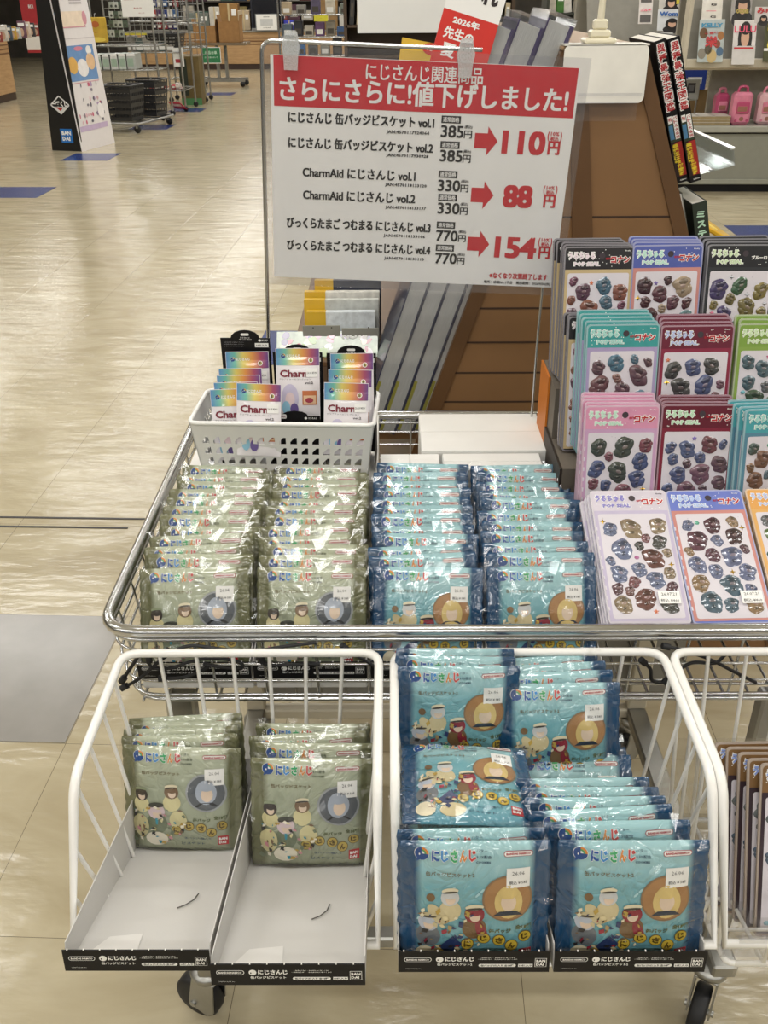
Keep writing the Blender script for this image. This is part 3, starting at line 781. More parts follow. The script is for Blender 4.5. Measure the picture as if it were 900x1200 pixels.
# upper rows in the chrome basket
COLX = [-.237, -.097, .044, .185]
for k, x in enumerate(COLX):
    f = MB(); f.box(x - .068, .895, .6095, x + .068, 1.205, .6325, CARD_W, .001); f.box(x - .0002, .8947, .612, x + .0002, .8953, .631, CARD_G)
    b = thing('flat_carton', 'flat white carton under the %s upper row of packs' % ['first', 'second', 'third', 'fourth'][k], 'carton', (x, 1.05, .6095), (0, 0, 0), 'white cartons under the upper rows')
    f.obj('carton_body', b, (-x, -1.05, -.6095))
    tray(x, .886, .6335, .137, -3.0, 'cardboard tray holding the %s upper row of packs from left' % ['first', 'second', 'third', 'fourth'][k], '' if k < 2 else '2', .318, .055, fold=False)
NR = [12, 12, 12, 11]
for c, x in enumerate(COLX):
    kind = 'olive' if c < 2 else 'blue'
    nm = ['far left', 'second', 'third', 'fourth'][c]
    r = random.Random(40 + c)
    g = 'upper row of %s packs, %s row from left' % ('pale green' if c < 2 else 'blue', nm)
    for k in range(NR[c]):
        t = k / (NR[c] - 1.0); y = .893 + .252 * t; z = .6365 + .0135 * t
        lean = 29 if k == 0 else 30 + r.uniform(-2, 2)
        dz = 0 if k == 0 else r.uniform(0, .005); dx = r.uniform(-.003, .003) * (k > 0)
        pack(kind, (x + dx, y, z + dz), lean, r.uniform(-2.5, 2.5), r.uniform(-2, 2) * (k > 0), '%s snack pack, %s in the %s upper row%s' % (
            'pale green' if c < 2 else 'blue', ORD[k], nm, ', full front showing' if k == 0 else ''), g, k < 3)

# ================================================================== cartons behind the packs
def carton(x0, y0, x1, y1, z0, z1, label, flaps='x'):
    t = thing('white_carton', label, 'carton', ((x0 + x1) / 2, (y0 + y1) / 2, z0), (0, 0, 0), 'white cartons behind the packs')
    hx, hy, h = (x1 - x0) / 2, (y1 - y0) / 2, z1 - z0
    f = MB(); f.box(-hx, -hy, 0, hx, hy, h - .0015, CARD_W, .0012); f.obj('carton_body', t)
    for s in (-1, 1):
        f = MB()
        if flaps == 'x': f.box(-hx + .001, .0006 if s > 0 else -hy, h - .0012, hx - .001, hy if s > 0 else -.0006, h, CARD_W, .0004)
        else: f.box(.0006 if s > 0 else -hx, -hy + .001, h - .0012, hx if s > 0 else -.0006, hy - .001, h, CARD_W, .0004)
        f.obj('lid_flap', t)
    return t
carton(.048, 1.272, .242, 1.412, .6095, .753, 'rear white carton with two lid flaps, behind the smaller cartons')
carton(-.014, 1.214, .074, 1.268, .6095, .750, 'small white carton between the plastic basket and the wider carton', 'y')
carton(.079, 1.214, .226, 1.268, .6095, .750, 'white carton just behind the blue packs, left of the sticker cards')
carton(-.306, 1.216, -.018, 1.46, .6095, .732, 'large white carton under the white plastic basket')

# ================================================================== white plastic basket with charm pouches
PL = mat('white_plastic', 'EDEDEB', .35, coat=.2, var=.015)
pb = thing('plastic_basket', 'white plastic basket with rows of holes, filled with charm pouches', 'basket', (-.150, 1.262, .7335), (0, 0, R(-2.5)))
def hole_wall(f, w0, w1, h, n, rows, th, place):
    """trapezoid wall pierced by quarter-round holes; place(u,v,depth)->xyz, u in -1..1, v 0..1"""
    m_ = 8
    def pt(u, v, d):
        return place(u * (w0 + (w1 - w0) * v), v * h, d)
    v0, v1 = .10, .80
    def strip(a, b, va, vb):
        vs = [pt(a, va, 0), pt(b, va, 0), pt(b, vb, 0), pt(a, vb, 0), pt(a, va, th), pt(b, va, th), pt(b, vb, th), pt(a, vb, th)]
        f.add(vs, [(0, 1, 2, 3), (7, 6, 5, 4), (0, 4, 5, 1), (3, 2, 6, 7), (0, 3, 7, 4), (1, 5, 6, 2)], PL)
    strip(-1, 1, 0, v0); strip(-1, 1, v1, 1)
    e = .93; strip(-1, -e, v0, v1); strip(e, 1, v0, v1)
    for j in range(rows):
        for i in range(n):
            ua, ub = -e + 2 * e * i / n, -e + 2 * e * (i + 1) / n; va, vb = v0 + (v1 - v0) * j / rows, v0 + (v1 - v0) * (j + 1) / rows
            out = []; inn = []
            # outer square and inner quarter-disc share 12 points
            for k in range(12):
                a = 2 * math.pi * (k + .5) / 12; c, s_ = math.cos(a), math.sin(a); g = 1 / max(abs(c), abs(s_))
                out.append((.5 + .5 * c * g, .5 + .5 * s_ * g))
            for (x, y) in out:
                X, Y = .5 + (x - .5) * .62, .5 + (y - .5) * .66
                if X < .5 and Y > .5:               # round the upper left corner
                    dx, dy = (X - .81) / .62, (Y - .17) / .66; q = math.hypot(dx, dy)
                    if q > .98: X, Y = .81 + dx / q * .62 * .98, .17 + dy / q * .66 * .98
                inn.append((X, Y))
            def q3(p, d): return pt(ua + (ub - ua) * p[0], va + (vb - va) * p[1], d)
            vs = [q3(p, 0) for p in out] + [q3(p, 0) for p in inn] + [q3(p, th) for p in inn] + [q3(p, th) for p in out]
            fs = []
            # square corners
            for k in range(12):
                l = (k + 1) % 12
                fs += [(k, l, 12 + l, 12 + k), (12 + k, 12 + l, 24 + l, 24 + k), (24 + k, 24 + l, 36 + l, 36 + k)]
            b4 = len(vs)
            for (cx_, cy_), (k, l) in (((1, 1), (0, 2)), ((0, 1), (3, 5)), ((0, 0), (6, 8)), ((1, 0), (9, 11))):
                pass
            f.add(vs, fs, PL)
HB = .096; BW, BD = .131, .062
f = MB(); hole_wall(f, BW - .012, BW, HB, 15, 4, .0016, lambda u, v, d: (u, -BD + .010 * (1 - v / HB) + d, v)); f.obj('front_wall', pb)
f = MB(); hole_wall(f, BW - .012, BW, HB, 15, 4, .0016, lambda u, v, d: (-u, BD - .010 * (1 - v / HB) - d, v)); f.obj('back_wall', pb)
for s in (-1, 1):
    f = MB(); hole_wall(f, BD - .010, BD, HB, 7, 4, .0016, lambda u, v, d: (s * (BW - .012 * (1 - v / HB) - d), s * u, v)); f.obj('end_wall', pb)
f = MB(); f.box(-BW + .012, -BD + .010, 0, BW - .012, BD - .010, .002, PL); f.obj('bottom_panel', pb)
f = MB()
f.tube(fillet([(-BW, -BD, HB), (BW, -BD, HB), (BW, BD, HB), (-BW, BD, HB)], .012, 5, True), .0034, PL, 10, True); f.obj('rolled_rim', pb)

RAIN = ramp_mat('rainbow_header', 0, [(-.031, '5F8FC4'), (-.018, '6FB7A6'), (-.006, 'D8C86A'), (.008, 'D9944E'), (.02, 'A8506A'), (.031, '6A4C8A')], .3, .7)
POUCH = mat('pouch_white_film', 'ECE8EC', .25, coat=.8, var=.03, bump=.25, bs=40)
INKD = mat('dark_ink', '2B2326', .5); INKR = mat('wine_ink', '7A2436', .5)
def pouch_mesh():
    f = MB(); w, h = .0315, .104
    def t(x, z): return .0006 + .0038 * max(0, 1 - (x / w) ** 4) * max(0, math.sin(math.pi * min(1, z / (h * .86)))) ** .5 if z < h * .86 else .0006
    nx, nz = 14, 20
    for sd in (1, -1):
        vs = []; fs = []
        for j in range(nz + 1):
            for i in range(nx + 1):
                x = -w + 2 * w * i / nx; z = h * j / nz; vs.append((x, -sd * t(x, z), z))
        for j in range(nz):
            for i in range(nx):
                a = j * (nx + 1) + i; q = (a, a + 1, a + nx + 2, a + nx + 1); fs.append(q if sd > 0 else tuple(reversed(q)))
        f.add(vs, fs, POUCH, True)
    f.surf = lambda u, v, e: (u, -t(u, v) - e, v)
    f.rect(-w + .0006, h * .765, w - .0006, h - .0006, RAIN, .0003, 12, 6)
    mark(f, -.021, .093, .0035); f.text('にじさんじ', -.006, .093, .020, WHITE, h=.0045, e=.0006, bold=.05, res=1)
    f.disc(.019, .087, .0036, .0036, ink('disc_olive', 'B0A050'), .0005, 14, 1); f.ring(.019, .087, .0028, .0036, WHITE, .0007, 14); f.text('5', .019, .087, .0026, INKD, e=.0009, bold=.03, res=1)
    f.text('Charm', -.004, .068, .044, INKR, h=.0105, e=.0006, bold=.035, res=2)
    f.text('クリアチャームコレクション', -.004, .0597, .046, INKD, h=.0022, e=.0006, bold=0, res=1); f.text('vol.2', .016, .0545, .012, INKD, h=.0035, e=.0006, bold=.03, res=1)
    f.disc(-.012, .032, .0125, .021, ink('pale_violet_print', 'C9C3DC'), .0005, 18, 2); f.disc(-.012, .03, .007, .011, ink('pale_rose_print', 'E2CDD0'), .0007, 14, 1); f.disc(-.018, .018, .006, .010, ink('sky_print', '8FC0D8'), .0009, 12, 1)
    f.disc(-.006, .016, .006, .009, ink('violet_print', '6B5A96'), .0009, 12, 1)
    f.rect(.006, .022, .027, .043, ink('orange_panel', 'C9774A'), .0005, 3, 3); f.rect(.0075, .024, .0255, .036, ink('peach_panel', 'EBC7A0'), .0007, 3, 2); f.disc(.016, .029, .006, .004, ink('red_gem_print', 'A8394A'), .0009, 10, 1)
    f.rect(.012, .063, .0285, .0755, WHITE, .0008, 2, 2); f.text('26.03 ¥330', .020, .069, .014, INKD, h=.003, e=.001, bold=0, res=1)
    return f.mesh('pouch_bag')
POU = pouch_mesh()
def pouch(x, y, ztop, lean, roll, label):
    b = Vector((x, y, ztop - .104))
    tag(link('charm_pouch', POU, None, b, (-R(lean), R(roll), rnd.uniform(-.06, .06))), label, 'charm pouch', 'charm pouches in the white plastic basket')
def disp_box(x, y, label, ztop, lip=True):
    t = thing('display_box', label, 'display box', (x, y, .7362), (0, 0, R(-2)), 'black display boxes in the plastic basket')
    w = .0365; h = ztop - .7362
    arc = [(w, 0), (w, h - .012)] + [(.021, h - .012)] + [(.021 * math.cos(R(a)), h - .012 + .012 * math.sin(R(a))) for a in (20, 45, 70, 90, 110, 135, 160)] + [(-.021, h - .012), (-w, h - .012), (-w, 0)]
    f = MB(); f.prism(arc, .0, .0012, BLACK); f.surf = lambda u, v, e: (u, -e, v)
    f.rrect(-.006, h - .0085, .006, h - .0048, .0015, WHITE, .0003); f.text('にじさんじ', 0, h - .0115, .014, WHITE, h=.0022, e=.0003, bold=.02, res=1)
    f.text('Charm Aid', 0, h - .0145, .018, WHITE, h=.002, e=.0003, bold=.02, res=1)
    for k in range(3): f.text('注意事項をお読みください', -.017, h - .0185 - .003 * k, .03, mat('grey_ink2', '9A9A9E', .5), h=.0014, e=.0003, bold=0, res=1)
    f.disc(.0215, h - .0155, .0022, .0018, WHITE, .0003, 10, 1); f.text('にじ', .029, h - .0155, .009, WHITE, h=.003, e=.0003, bold=.03, res=1)
    f.rect(.014, h - .026, .034, h - .0195, WHITE, .0003); f.text('10個入り', .024, h - .0228, .016, BLACK, h=.003, e=.0005, bold=.02, res=1)
    f.obj('back_card', t)
    for s in (-1, 1):
        f = MB(); f.prism([(0, 0), (-.062, 0), (-.062, .03), (0, .09)], s * w - .0006, s * w + .0006, BLACK, 'X'); f.obj('side_card', t)
    if lip:
        l = h - .078
        pl = [(w, 0), (w, l - .008), (.019, l - .008)] + [(.019 * math.cos(R(a)), l - .008 + .008 * math.sin(R(a))) for a in (25, 55, 90, 125, 155)] + [(-.019, l - .008), (-w, l - .008), (-w, 0)]
        f = MB(); f.prism(pl, -.0632, -.062, BLACK); f.surf = lambda u, v, e: (u, -.0632 - e, v)
        f.rrect(-.03, l - .012, -.012, l - .005, .002, WHITE, .0003); f.text('Charm Aid', -.021, l - .0085, .015, INKR, h=.0035, e=.0005, bold=.02, res=1)
        f.disc(.016, l - .011, .002, .002, WHITE, .0003, 10, 1); f.text('にじさんじ', .026, l - .011, .012, WHITE, h=.003, e=.0003, bold=.03, res=1)
        f.text('NIJISANJI', 0, l - .018, .03, WHITE, h=.0025, e=.0003, bold=.02, res=1)
        f.obj('front_lip', t)
disp_box(-.2115, 1.312, 'black display box with rounded top card, left one in the plastic basket', .930, False)
disp_box(-.1345, 1.300, 'black display box with a second rounded lip in front, middle of the plastic basket', .912)
disp_box(-.0560, 1.306, 'black display box with rounded top card, right one in the plastic basket', .908, False)
pouch(-.2085, 1.285, .902, 10, 0, 'charm pouch just below the left black header card')
for k, (yy, zt, xx) in enumerate(((1.262, .884, -.216), (1.25, .878, -.218), (1.238, .872, -.220))):
    pouch(xx, yy, zt, 12, -1, 'charm pouch in the left stack, only its rainbow top showing, %s from the back' % ['first', 'second', 'third'][k])
pouch(-.222, 1.222, .868, 12, -2, 'charm pouch at the left end, half hidden behind the pouch at its right')
pouch(-.188, 1.205, .882, 14, 2, 'charm pouch at the front left, overlapping the one at the left end')
pouch(-.1335, 1.262, .914, 13, 1, 'charm pouch standing highest inside the middle black display box')
pouch(-.0545, 1.281, .900, 10, 0, 'charm pouch right below the right black header card')
pouch(-.0585, 1.244, .888, 12, 1, 'charm pouch between the rear and front ones at the right end')
pouch(-.0640, 1.212, .880, 13, 2, 'charm pouch at the front right corner of the plastic basket')

# ================================================================== price sign on its wire stand
SG = Vector((.0445, 1.389, 1.128)); SROT = (0, R(2.6), 0)
SW, SH = .42, .300
stand = thing('sign_stand', 'thin chrome wire sign stand with two clear clips, rising from the cart', 'sign stand', SG, SROT)
f = MB(); f.tube(fillet([(-.222, .006, -.50), (-.222, .006, .166), (.075, .006, .166)], .016, 6), .0028, CHROME, 10)
f.obj('wire_frame', stand)
f = MB(); f.box(-.232, -.002, -.505, -.212, .020, -.46, STEEL, .003); f.obj('clamp', stand)
CLIP = clear('clear_clip_plastic', 'FAFBFB', .12, .08, .34)
for cx in (-.182, .053):
    f = MB(); f.prism([(-.009, .132), (.009, .132), (.010, .150), (.012, .160), (.007, .180), (-.007, .180), (-.012, .160), (-.010, .150)], -.006, -.0035, CLIP)
    f.prism([(-.010, .135), (.010, .135), (.012, .160), (.007, .178), (-.007, .178), (-.012, .160)], .010, .0125, CLIP)
    f.box(-.008, -.006, .171, .008, .0125, .174, CLIP); f.box(-.006, -.004, .150, .006, .011, .153, CLIP)
    f.tube([(-.008, .008, .1575), (.008, .008, .1575)], .0025, CLIP, 8)
    c = f.obj('clip', stand); c.location = (cx, 0, 0); c['label'] = 'clear plastic clip'
sign = thing('price_sign', 'white and red price cut sign in a clear sleeve hanging above the cart', 'sign', SG, SROT)
f = MB(); f.box(-SW / 2, -.0004, -SH / 2, SW / 2, .0004, SH / 2, WHITE)
def sx(u): return -SW / 2 + u * SW
def sz(v): return SH / 2 - v * SH
f.surf = lambda u, v, e: (u, -.0004 - e, v)
SR = mat('sign_red', 'C9232F', .5, var=.02); SK = mat('sign_black', '1C1A1C', .5, var=.02)
def st(t, u, v, w_, h_, mt, bold=.03, e=.0004, res=4):
    q = h_ * SH * bold * 1.25
    for k, (a, b) in enumerate(((-1, -1), (1, -1), (-1, 1), (1, 1), (0, 0), (1, 0), (-1, 0))): f.text(t, sx(u) + a * q, sz(v) + b * q * .7, w_ * SW - 2 * q, mt, h=h_ * SH - q, e=e + k * .000012, bold=0, res=res)
f.rect(sx(.010), sz(.212), sx(.992), sz(.002), SR, .0002)
st('にじさんじ関連商品', .497, .052, .379, .069, WHITE, .012); st('さらにさらに!値下げしました!', .5, .137, .942, .104, WHITE, .022)
st('にじさんじ 缶バッジビスケット vol.1', .297, .256, .483, .049, SK); st('にじさんじ 缶バッジビスケット vol.2', .297, .366, .484, .049, SK)
st('JAN:4570117924064', .452, .304, .143, .018, SK, .03, res=1); st('JAN:4570117930928', .454, .406, .143, .018, SK, .03, res=1)
st('CharmAid にじさんじ vol.1', .294, .495, .383, .047, SK); st('CharmAid にじさんじ vol.2', .296, .598, .385, .047, SK)
st('JAN:4570118133120', .454, .539, .142, .018, SK, .03, res=1); st('JAN:4570118133137', .457, .643, .140, .018, SK, .03, res=1)
st('びっくらたまご つむまる にじさんじ vol.3', .297, .731, .501, .050, SK); st('びっくらたまご つむまる にじさんじ vol.4', .299, .838, .505, .050, SK)
st('JAN:4570118133106', .457, .777, .145, .018, SK, .03, res=1); st('JAN:4570118133113', .460, .887, .141, .018, SK, .03, res=1)
for p, u, v, tv in (('385', .599, .290, .238), ('385', .601, .397, .348), ('330', .601, .531, .479), ('330', .605, .636, .585), ('770', .606, .766, .714), ('770', .608, .876, .824)):
    st(p, u, v, .076, .052, SK, .028)
    st('円', u + .053, v + .010, .027, .034, SK, .02); st('(税込)', u + .053, v - .022, .026, .016, SK, .02, res=1)
    f.rect(sx(u - .038), sz(tv + .017), sx(u + .026), sz(tv - .015), SK, .0003); st('通常価格', u - .006, tv + .001, .054, .022, WHITE, .015, .0005, 1)
for u, v in ((.714, .325), (.717, .568), (.718, .799)):
    a, b = .077 / 2 * SW, .128 / 2 * SH; x, z = sx(u), sz(v)
    f.poly([(x - a, z + b * .52), (x + a * .1, z + b * .52), (x + a * .1, z - b * .52), (x - a, z - b * .52)], SR, .0003); f.poly([(x + a * .1, z + b), (x + a * .1, z - b), (x + a, z)], SR, .0003)
for p, u, v, w_ in (('110', .840, .326, .145), ('88', .839, .568, .101), ('154', .850, .810, .147)): st(p, u, v, w_, .102, SR, .05)
for u, v in ((.942, .343), (.949, .583), (.953, .828)):
    st('円', u, v, .041, .060, SR, .04); st('10%', u - .001, v - .061, .028, .018, SR, .03, res=1); st('税込', u - .001, v - .040, .028, .018, SR, .03, res=1); st('(', u - .022, v - .05, .006, .042, SR, .02); st(')', u + .020, v - .05, .006, .042, SR, .02)
st('※なくなり次第終了します', .871, .950, .208, .030, SR, .03); st('場所：店頭No.1平台　掲示期限：2026/9/30(水)', .868, .984, .238, .018, SK, .02, res=1)
f.obj('printed_sheet', sign)
f = MB(); f.box(-SW / 2 - .009, -.0013, -SH / 2 - .012, SW / 2 + .012, -.0010, SH / 2 + .012, FILM); f.box(-SW / 2 - .009, .0010, -SH / 2 - .012, SW / 2 + .012, .0013, SH / 2 + .012, FILM)
o = f.obj('clear_sleeve', sign); o['label'] = 'clear plastic sleeve'

# ================================================================== puffy sticker cards
CWD, CHT, CTH = .0985, .19, .0034
SLEEVE = mat('card_sleeve_edge', 'D9D6DE', .25, coat=.6, var=.04)
SHEET = mat('sticker_sheet_white', 'DAD5DE', .3, coat=.5, var=.03)
GOLD = mat('gold_foil', 'C9A23C', .25, .8, var=.1); SILV = mat('silver_foil', 'B9BCC4', .25, .8, var=.1)
def gel(h): return mat('gel_' + h, h, .22, coat=.8, var=.25, vs=150)
DES = {  # header, frame, logo, title text, gel palette
    'black':  ('1B181C', 'C4AE84', 'E9DDE6', 'コナン', ['8E4A3C', '4F7A98', '8A4A6A', 'A05A48', '5E86A0', '6A3E58'], GOLD),
    'violet': ('4E5CA8', 'C98A84', 'BFE6DA', 'コナン', ['5A2F38', 'C9AE8E', '6A3A46', '4A2A34', '5C8A94', '704050'], GOLD),
    'night':  ('17181C', '2A2C30', 'D6E8C4', 'ブルーロック', ['33463E', '96823C', 'A83A3E', '4A3C78', '3C6A4A', '8A7A44'], SILV),
    'teal':   ('3E9A9A', 'A99CC4', 'A8DDD6', 'コナン', ['7A4A52', '5C86A2', '86505E', '6E4A58', '4E86A8', 'B07A70'], GOLD),
    'maroon': ('6A1F34', '8A2B44', 'B9C4EA', 'コナン', ['6A4658', '56649A', '7A3A48', '4A4A4C', '5A6AA0', '8A5A72'], GOLD),
    'green':  ('7FA046', '8AA850', 'D4EAC0', 'ブルーロック', ['4E7A3C', '8A8C8E', '3E5A44', '5A7A8A', '6A8A4A', '70747A'], SILV),
    'pink':   ('D895B4', 'C9A0C4', 'C4E8D4', 'コナン', ['8A3E50', '4A5A94', '7A4A6A', '3E4A44', '5C6AA0', '8E4A5E'], GOLD),
    'wine':   ('641A2C', '7E2238', 'C4E6C8', 'コナン', ['6A4658', '56649A', '7A3A48', '4A4A4C', '5A6AA0', '8A5A72'], GOLD),
    'sea':    ('4AA0AA', '5A8AA0', 'A8DDD6', 'ブルーロック', ['3E5A5C', '9A6A44', 'A87A4A', '5A7A8A', '8A5A44', '46605A'], SILV),
    'lilac':  ('D2CBD8', 'C3BAD4', '8C86C8', 'コナン', ['7A4640', 'B49A78', '6E4450', '7C8AB8', '4A4A48', '8A4A50'], GOLD),
    'blue':   ('6C7CC8', 'C98A84', 'B4C8F0', 'コナン', ['5A2F3C', 'B08A60', '6A3A4E', '7A86B4', '4A2E34', '56748A'], GOLD),
    'orange': ('DDA25A', 'E0AE6A', 'B9C4EA', 'ブルーロック', ['4E7A5C', '8A8C8E', '3E6A54', '5A7A8A', '6A8A4A', '70747A'], SILV),
    'brown':  ('7E5F3C', '3A2C34', '8FA6E6', 'コナン', ['6A7478', '3E6A4A', '5A4A6A', '7A5A44', '4A4A4C', '4E6A8A'], SILV),
}
def rpoly(x0, z0, x1, z1, r):
    o = []
    for cx, cz, a in ((x1 - r, z1 - r, 0), (x0 + r, z1 - r, 90), (x0 + r, z0 + r, 180), (x1 - r, z0 + r, 270)):
        for k in range(5): t = R(a + k * 22.5); o.append((cx + r * math.cos(t), cz + r * math.sin(t)))
    return o
def card_meshes(key):
    hd, fr, lg, tt, pal, foil = DES[key]; r = random.Random(sum(map(ord, key)))
    H = CWD / 2
    f = MB(); f.prism(rpoly(-H, 0, H, CHT, .005), 0, CTH, mat('sleeve_edge_' + hd, ''.join('%02X' % int(int(hd[i:i + 2], 16) * .42 + m * .58) for i, m in ((0, 217), (2, 214), (4, 222))), .25, coat=.6, var=.05))
    f.surf = lambda u, v, e: (u, -e, v)
    HM = mat('card_head_' + hd, hd, .3, coat=.6, var=.06, vs=40); FM = mat('card_frame_' + fr, fr, .3, coat=.6, var=.05)
    f.poly(rpoly(-H + .002, .002, H - .002, CHT - .002, .004), HM, .0003)
    f.rect(-H + .002, .004, H - .002, CHT - .031, FM, .0005); f.poly(rpoly(-H + .006, .007, H - .006, CHT - .036, .003), SHEET, .0007)
    for k in range(16): f.disc(r.uniform(-H + .005, H - .005), CHT - r.uniform(.004, .029), .0007, .0007, WHITE, .0005, 6, 1)
    LGM = mat('card_logo_' + lg, lg, .35, coat=.4)
    for dx in (0,):
        f.text('うるちゅる', -.0245, CHT - .0125, .040, WHITE, h=.0125, e=.0006, bold=.12, res=1); f.text('うるちゅる', -.0245, CHT - .0125, .038, LGM, h=.0108, e=.0008, bold=.06, res=1)
        f.text('POP SEAL', -.017, CHT - .0235, .038, WHITE, h=.0072, e=.0006, bold=.12, res=1); f.text('POP SEAL', -.017, CHT - .0235, .036, LGM, h=.0058, e=.0008, bold=.06, res=1)
    f.disc(.004, CHT - .0125, .0042, .0042, mat('hang_hole_' + hd, '3A3038', .5), .0006, 14, 1)
    if tt == 'コナン':
        f.text(tt, .030, CHT - .018, .0285, WHITE, h=.0115, e=.0006, bold=.12, res=1); f.text(tt, .030, CHT - .018, .0268, mat('title_red', 'B4202C', .4), h=.0100, e=.0008, bold=.05, res=1)
        f.text('名探偵', .0135, CHT - .0165, .009, mat('title_red', 'B4202C', .4), h=.003, e=.0008, bold=.05, res=1)
    else: f.text(tt, .029, CHT - .018, .033, WHITE, h=.0058, e=.0008, bold=.05, res=1)
    f.text('Ensky', .040, CHT - .006, .008, INKD if key in ('lilac', 'orange') else WHITE, h=.0022, e=.0006, bold=.02, res=1)
    if key in ('lilac', 'blue', 'pink'):
        for k in range(9): f.box(-H + .0015, -.0009, .018 + k * .014, -H + .0032, -.0002, .023 + k * .014, SHEET)
    me = f.mesh('backing_card')
    g = MB(); g.surf = lambda u, v, e: (u, -.0007 - e, v); used = []
    zt, zb = CHT - .040, .011
    def free(x, z, q): return all((x - a) ** 2 + (z - b) ** 2 > (q + c) ** 2 * .92 for a, b, c in used)
    big = [.0150] * 4 + [.0125] * 7 + [.0105] * 8 + [.0085] * 8 + [.0068] * 8
    for q in big:
        for _ in range(220):
            x, z = r.uniform(-H + .0075 + q * .8, H - .0075 - q * .8), r.uniform(zb + q, zt - q)
            if free(x, z, q):
                used.append((x, z, q)); c = r.choice(pal); c = ''.join('%02X' % int(int(c[i:i + 2], 16) * .62 + 96 * .30) for i in (0, 2, 4)); k2 = ''.join('%02X' % int(int(c[i:i + 2], 16) * .72) for i in (0, 2, 4))
                sh = [1 + .06 * math.sin(2 * math.pi * i / 20 * 3 + x * 900) + .05 * math.sin(2 * math.pi * i / 20 * 5 + z * 700) for i in range(20)]
                an = r.uniform(-.6, .6); ox = r.uniform(-.25, .25) * q
                g.disc(x - ox, z - q * .30, q * .78, q * .66, gel(c), .0002, 20, 3, an, sh, .0019)
                g.disc(x, z + q * .26, q * .86, q * .70, gel(c), .0003, 20, 4, an, sh[5:] + sh[:5], .0024)
                g.disc(x + .08 * q, z + q * .46, q * .62, q * .40, gel(k2), .0006, 16, 3, an, None, .0024)
                g.disc(x + q * .06, z + q * .10, q * .44, q * .26, gel(''.join('%02X' % int(int(c[i:i + 2], 16) * .45 + m * .55) for i, m in ((0, 150), (2, 128), (4, 130)))), .0016, 14, 2, an, None, .0014)
                g.disc(x - ox * .5, z - q * .42, q * .34, q * .24, gel(k2), .0012, 12, 2, an + .5, None, .0012)
                break
    for _ in range(260):
        q = .0042; x, z = r.uniform(-H + .011, H - .011), r.uniform(zb + q, zt - q)
        if free(x, z, q):
            used.append((x, z, q)); w_ = r.random()
            if w_ < .6: g.star(x, z, q, foil, .0002)
            elif w_ < .8: g.star(x, z, q * .9, gel(r.choice(['C46A8A', 'D07A5A', '7A6AB0'])), .0002, 5, .5)
            else: g.disc(x, z, q * .8, q * .7, gel(r.choice(['6AA6B4', '5AA08A', 'B06A9A'])), .0002, 6, 2, 0, None, .0012)
    for k in range(26):
        x, z = r.uniform(-H + .009, H - .009), r.uniform(zb, zt); g.disc(x, z, .0006, .0006, mat('tiny_dot', 'B7AEBE', .4), .0001, 6, 1)
    ms = g.mesh('puffy_stickers'); ms_ = None
    h = MB(); h.surf = lambda u, v, e: (u, -.004 - e, v); x0 = .014
    h.rect(x0, .025, x0 + .026, .042, WHITE, .0); h.text('26.07.21', x0 + .013, .0375, .018, INKD, h=.0038, e=.0003, bold=0, res=1); h.text('税込 ¥460', x0 + .013, .029, .022, INKD, h=.0042, e=.0003, bold=0, res=1)
    return me, ms, h.mesh('price_sticker')
CARDS = {k: card_meshes(k) for k in DES}
NICE = {'black': 'black topped', 'violet': 'violet topped', 'night': 'black topped silver starred', 'teal': 'teal topped', 'maroon': 'maroon topped', 'green': 'green topped',
        'pink': 'pink topped', 'wine': 'dark red topped', 'sea': 'sea green topped', 'lilac': 'pale lilac', 'blue': 'periwinkle blue', 'orange': 'orange topped', 'brown': 'brown topped'}
def cards(key, n, top, lean, where, step=(-.0022, .0065, .0035), yaw=0, sticker=False, L=CHT):
    """n cards, front one given by the middle of its top edge"""
    s, c = math.sin(R(lean)), math.cos(R(lean)); me, ms, ps = CARDS[key]
    for k in range(n):
        p = Vector(top) + Vector(step) * k - Vector((0, L * s, L * c))
        lb = '%s sticker card %s, %s' % (NICE[key].replace(' silver starred', ''), where, 'front of stack' if k == 0 else '%s behind front one' % ['', 'first', 'second', 'third', 'fourth', 'fifth'][k])
        t = thing('sticker_card', lb, 'sticker card', p, (-R(lean), R(rnd.uniform(-.6, .6)), R(yaw + rnd.uniform(-1, 1))), 'stacks of puffy sticker cards')
        link('backing_card', me, t); link('puffy_stickers', ms, t)
        if sticker and k == 0: o = link('price_sticker', ps, t); o['label'] = 'white price sticker'
# stepped stand under the cards
SX0 = .236
stn = thing('stepped_stand', 'stepped orange sided card stand mostly hidden under the sticker cards', 'stand', (.40, 1.2, .6095))
ORG = mat('orange_board', 'C4701E', .5, var=.05)
prof = [(1.075, .6095), (1.075, .698), (1.155, .698), (1.155, .780), (1.255, .780), (1.255, .859), (1.375, .859), (1.375, .6095)]
f = MB(); f.prism([(a - 1.2, b - .6095) for a, b in prof], SX0 - .40 + .004, .548 - .40, mat('stand_board', '6A6258', .6), 'X'); f.obj('step_body', stn)
for x in (SX0 - .40 + .0005, .5485 - .40):
    f = MB(); f.prism([(a - 1.2, b - .6095) for a, b in prof[:5] + [(1.30, .780), (1.30, .6095)]], x, x + .003, mat('stand_side_dark', '2E241C', .6), 'X'); f.obj('side_board', stn)
    f = MB(); f.prism([(.1, .0), (.1, .2495), (.175, .2495), (.175, 0)], x, x + .003, ORG, 'X'); o = f.obj('rear_side_board', stn); o['label'] = 'orange rear side board'
f = MB(); f.tube(fillet([(.232, 1.40, .715), (.232, 1.40, .90), (.236, 1.405, 1.02)], .02, 4), .002, CHROME, 8)
f.obj('support_wire', stn, (-.40, -1.2, -.6095))
XA = [.2955, .3925, .495]; XB = [.317, .417, .520]; XC = [.3065, .4065, .510]; XF = [.3105, .4105, .511]
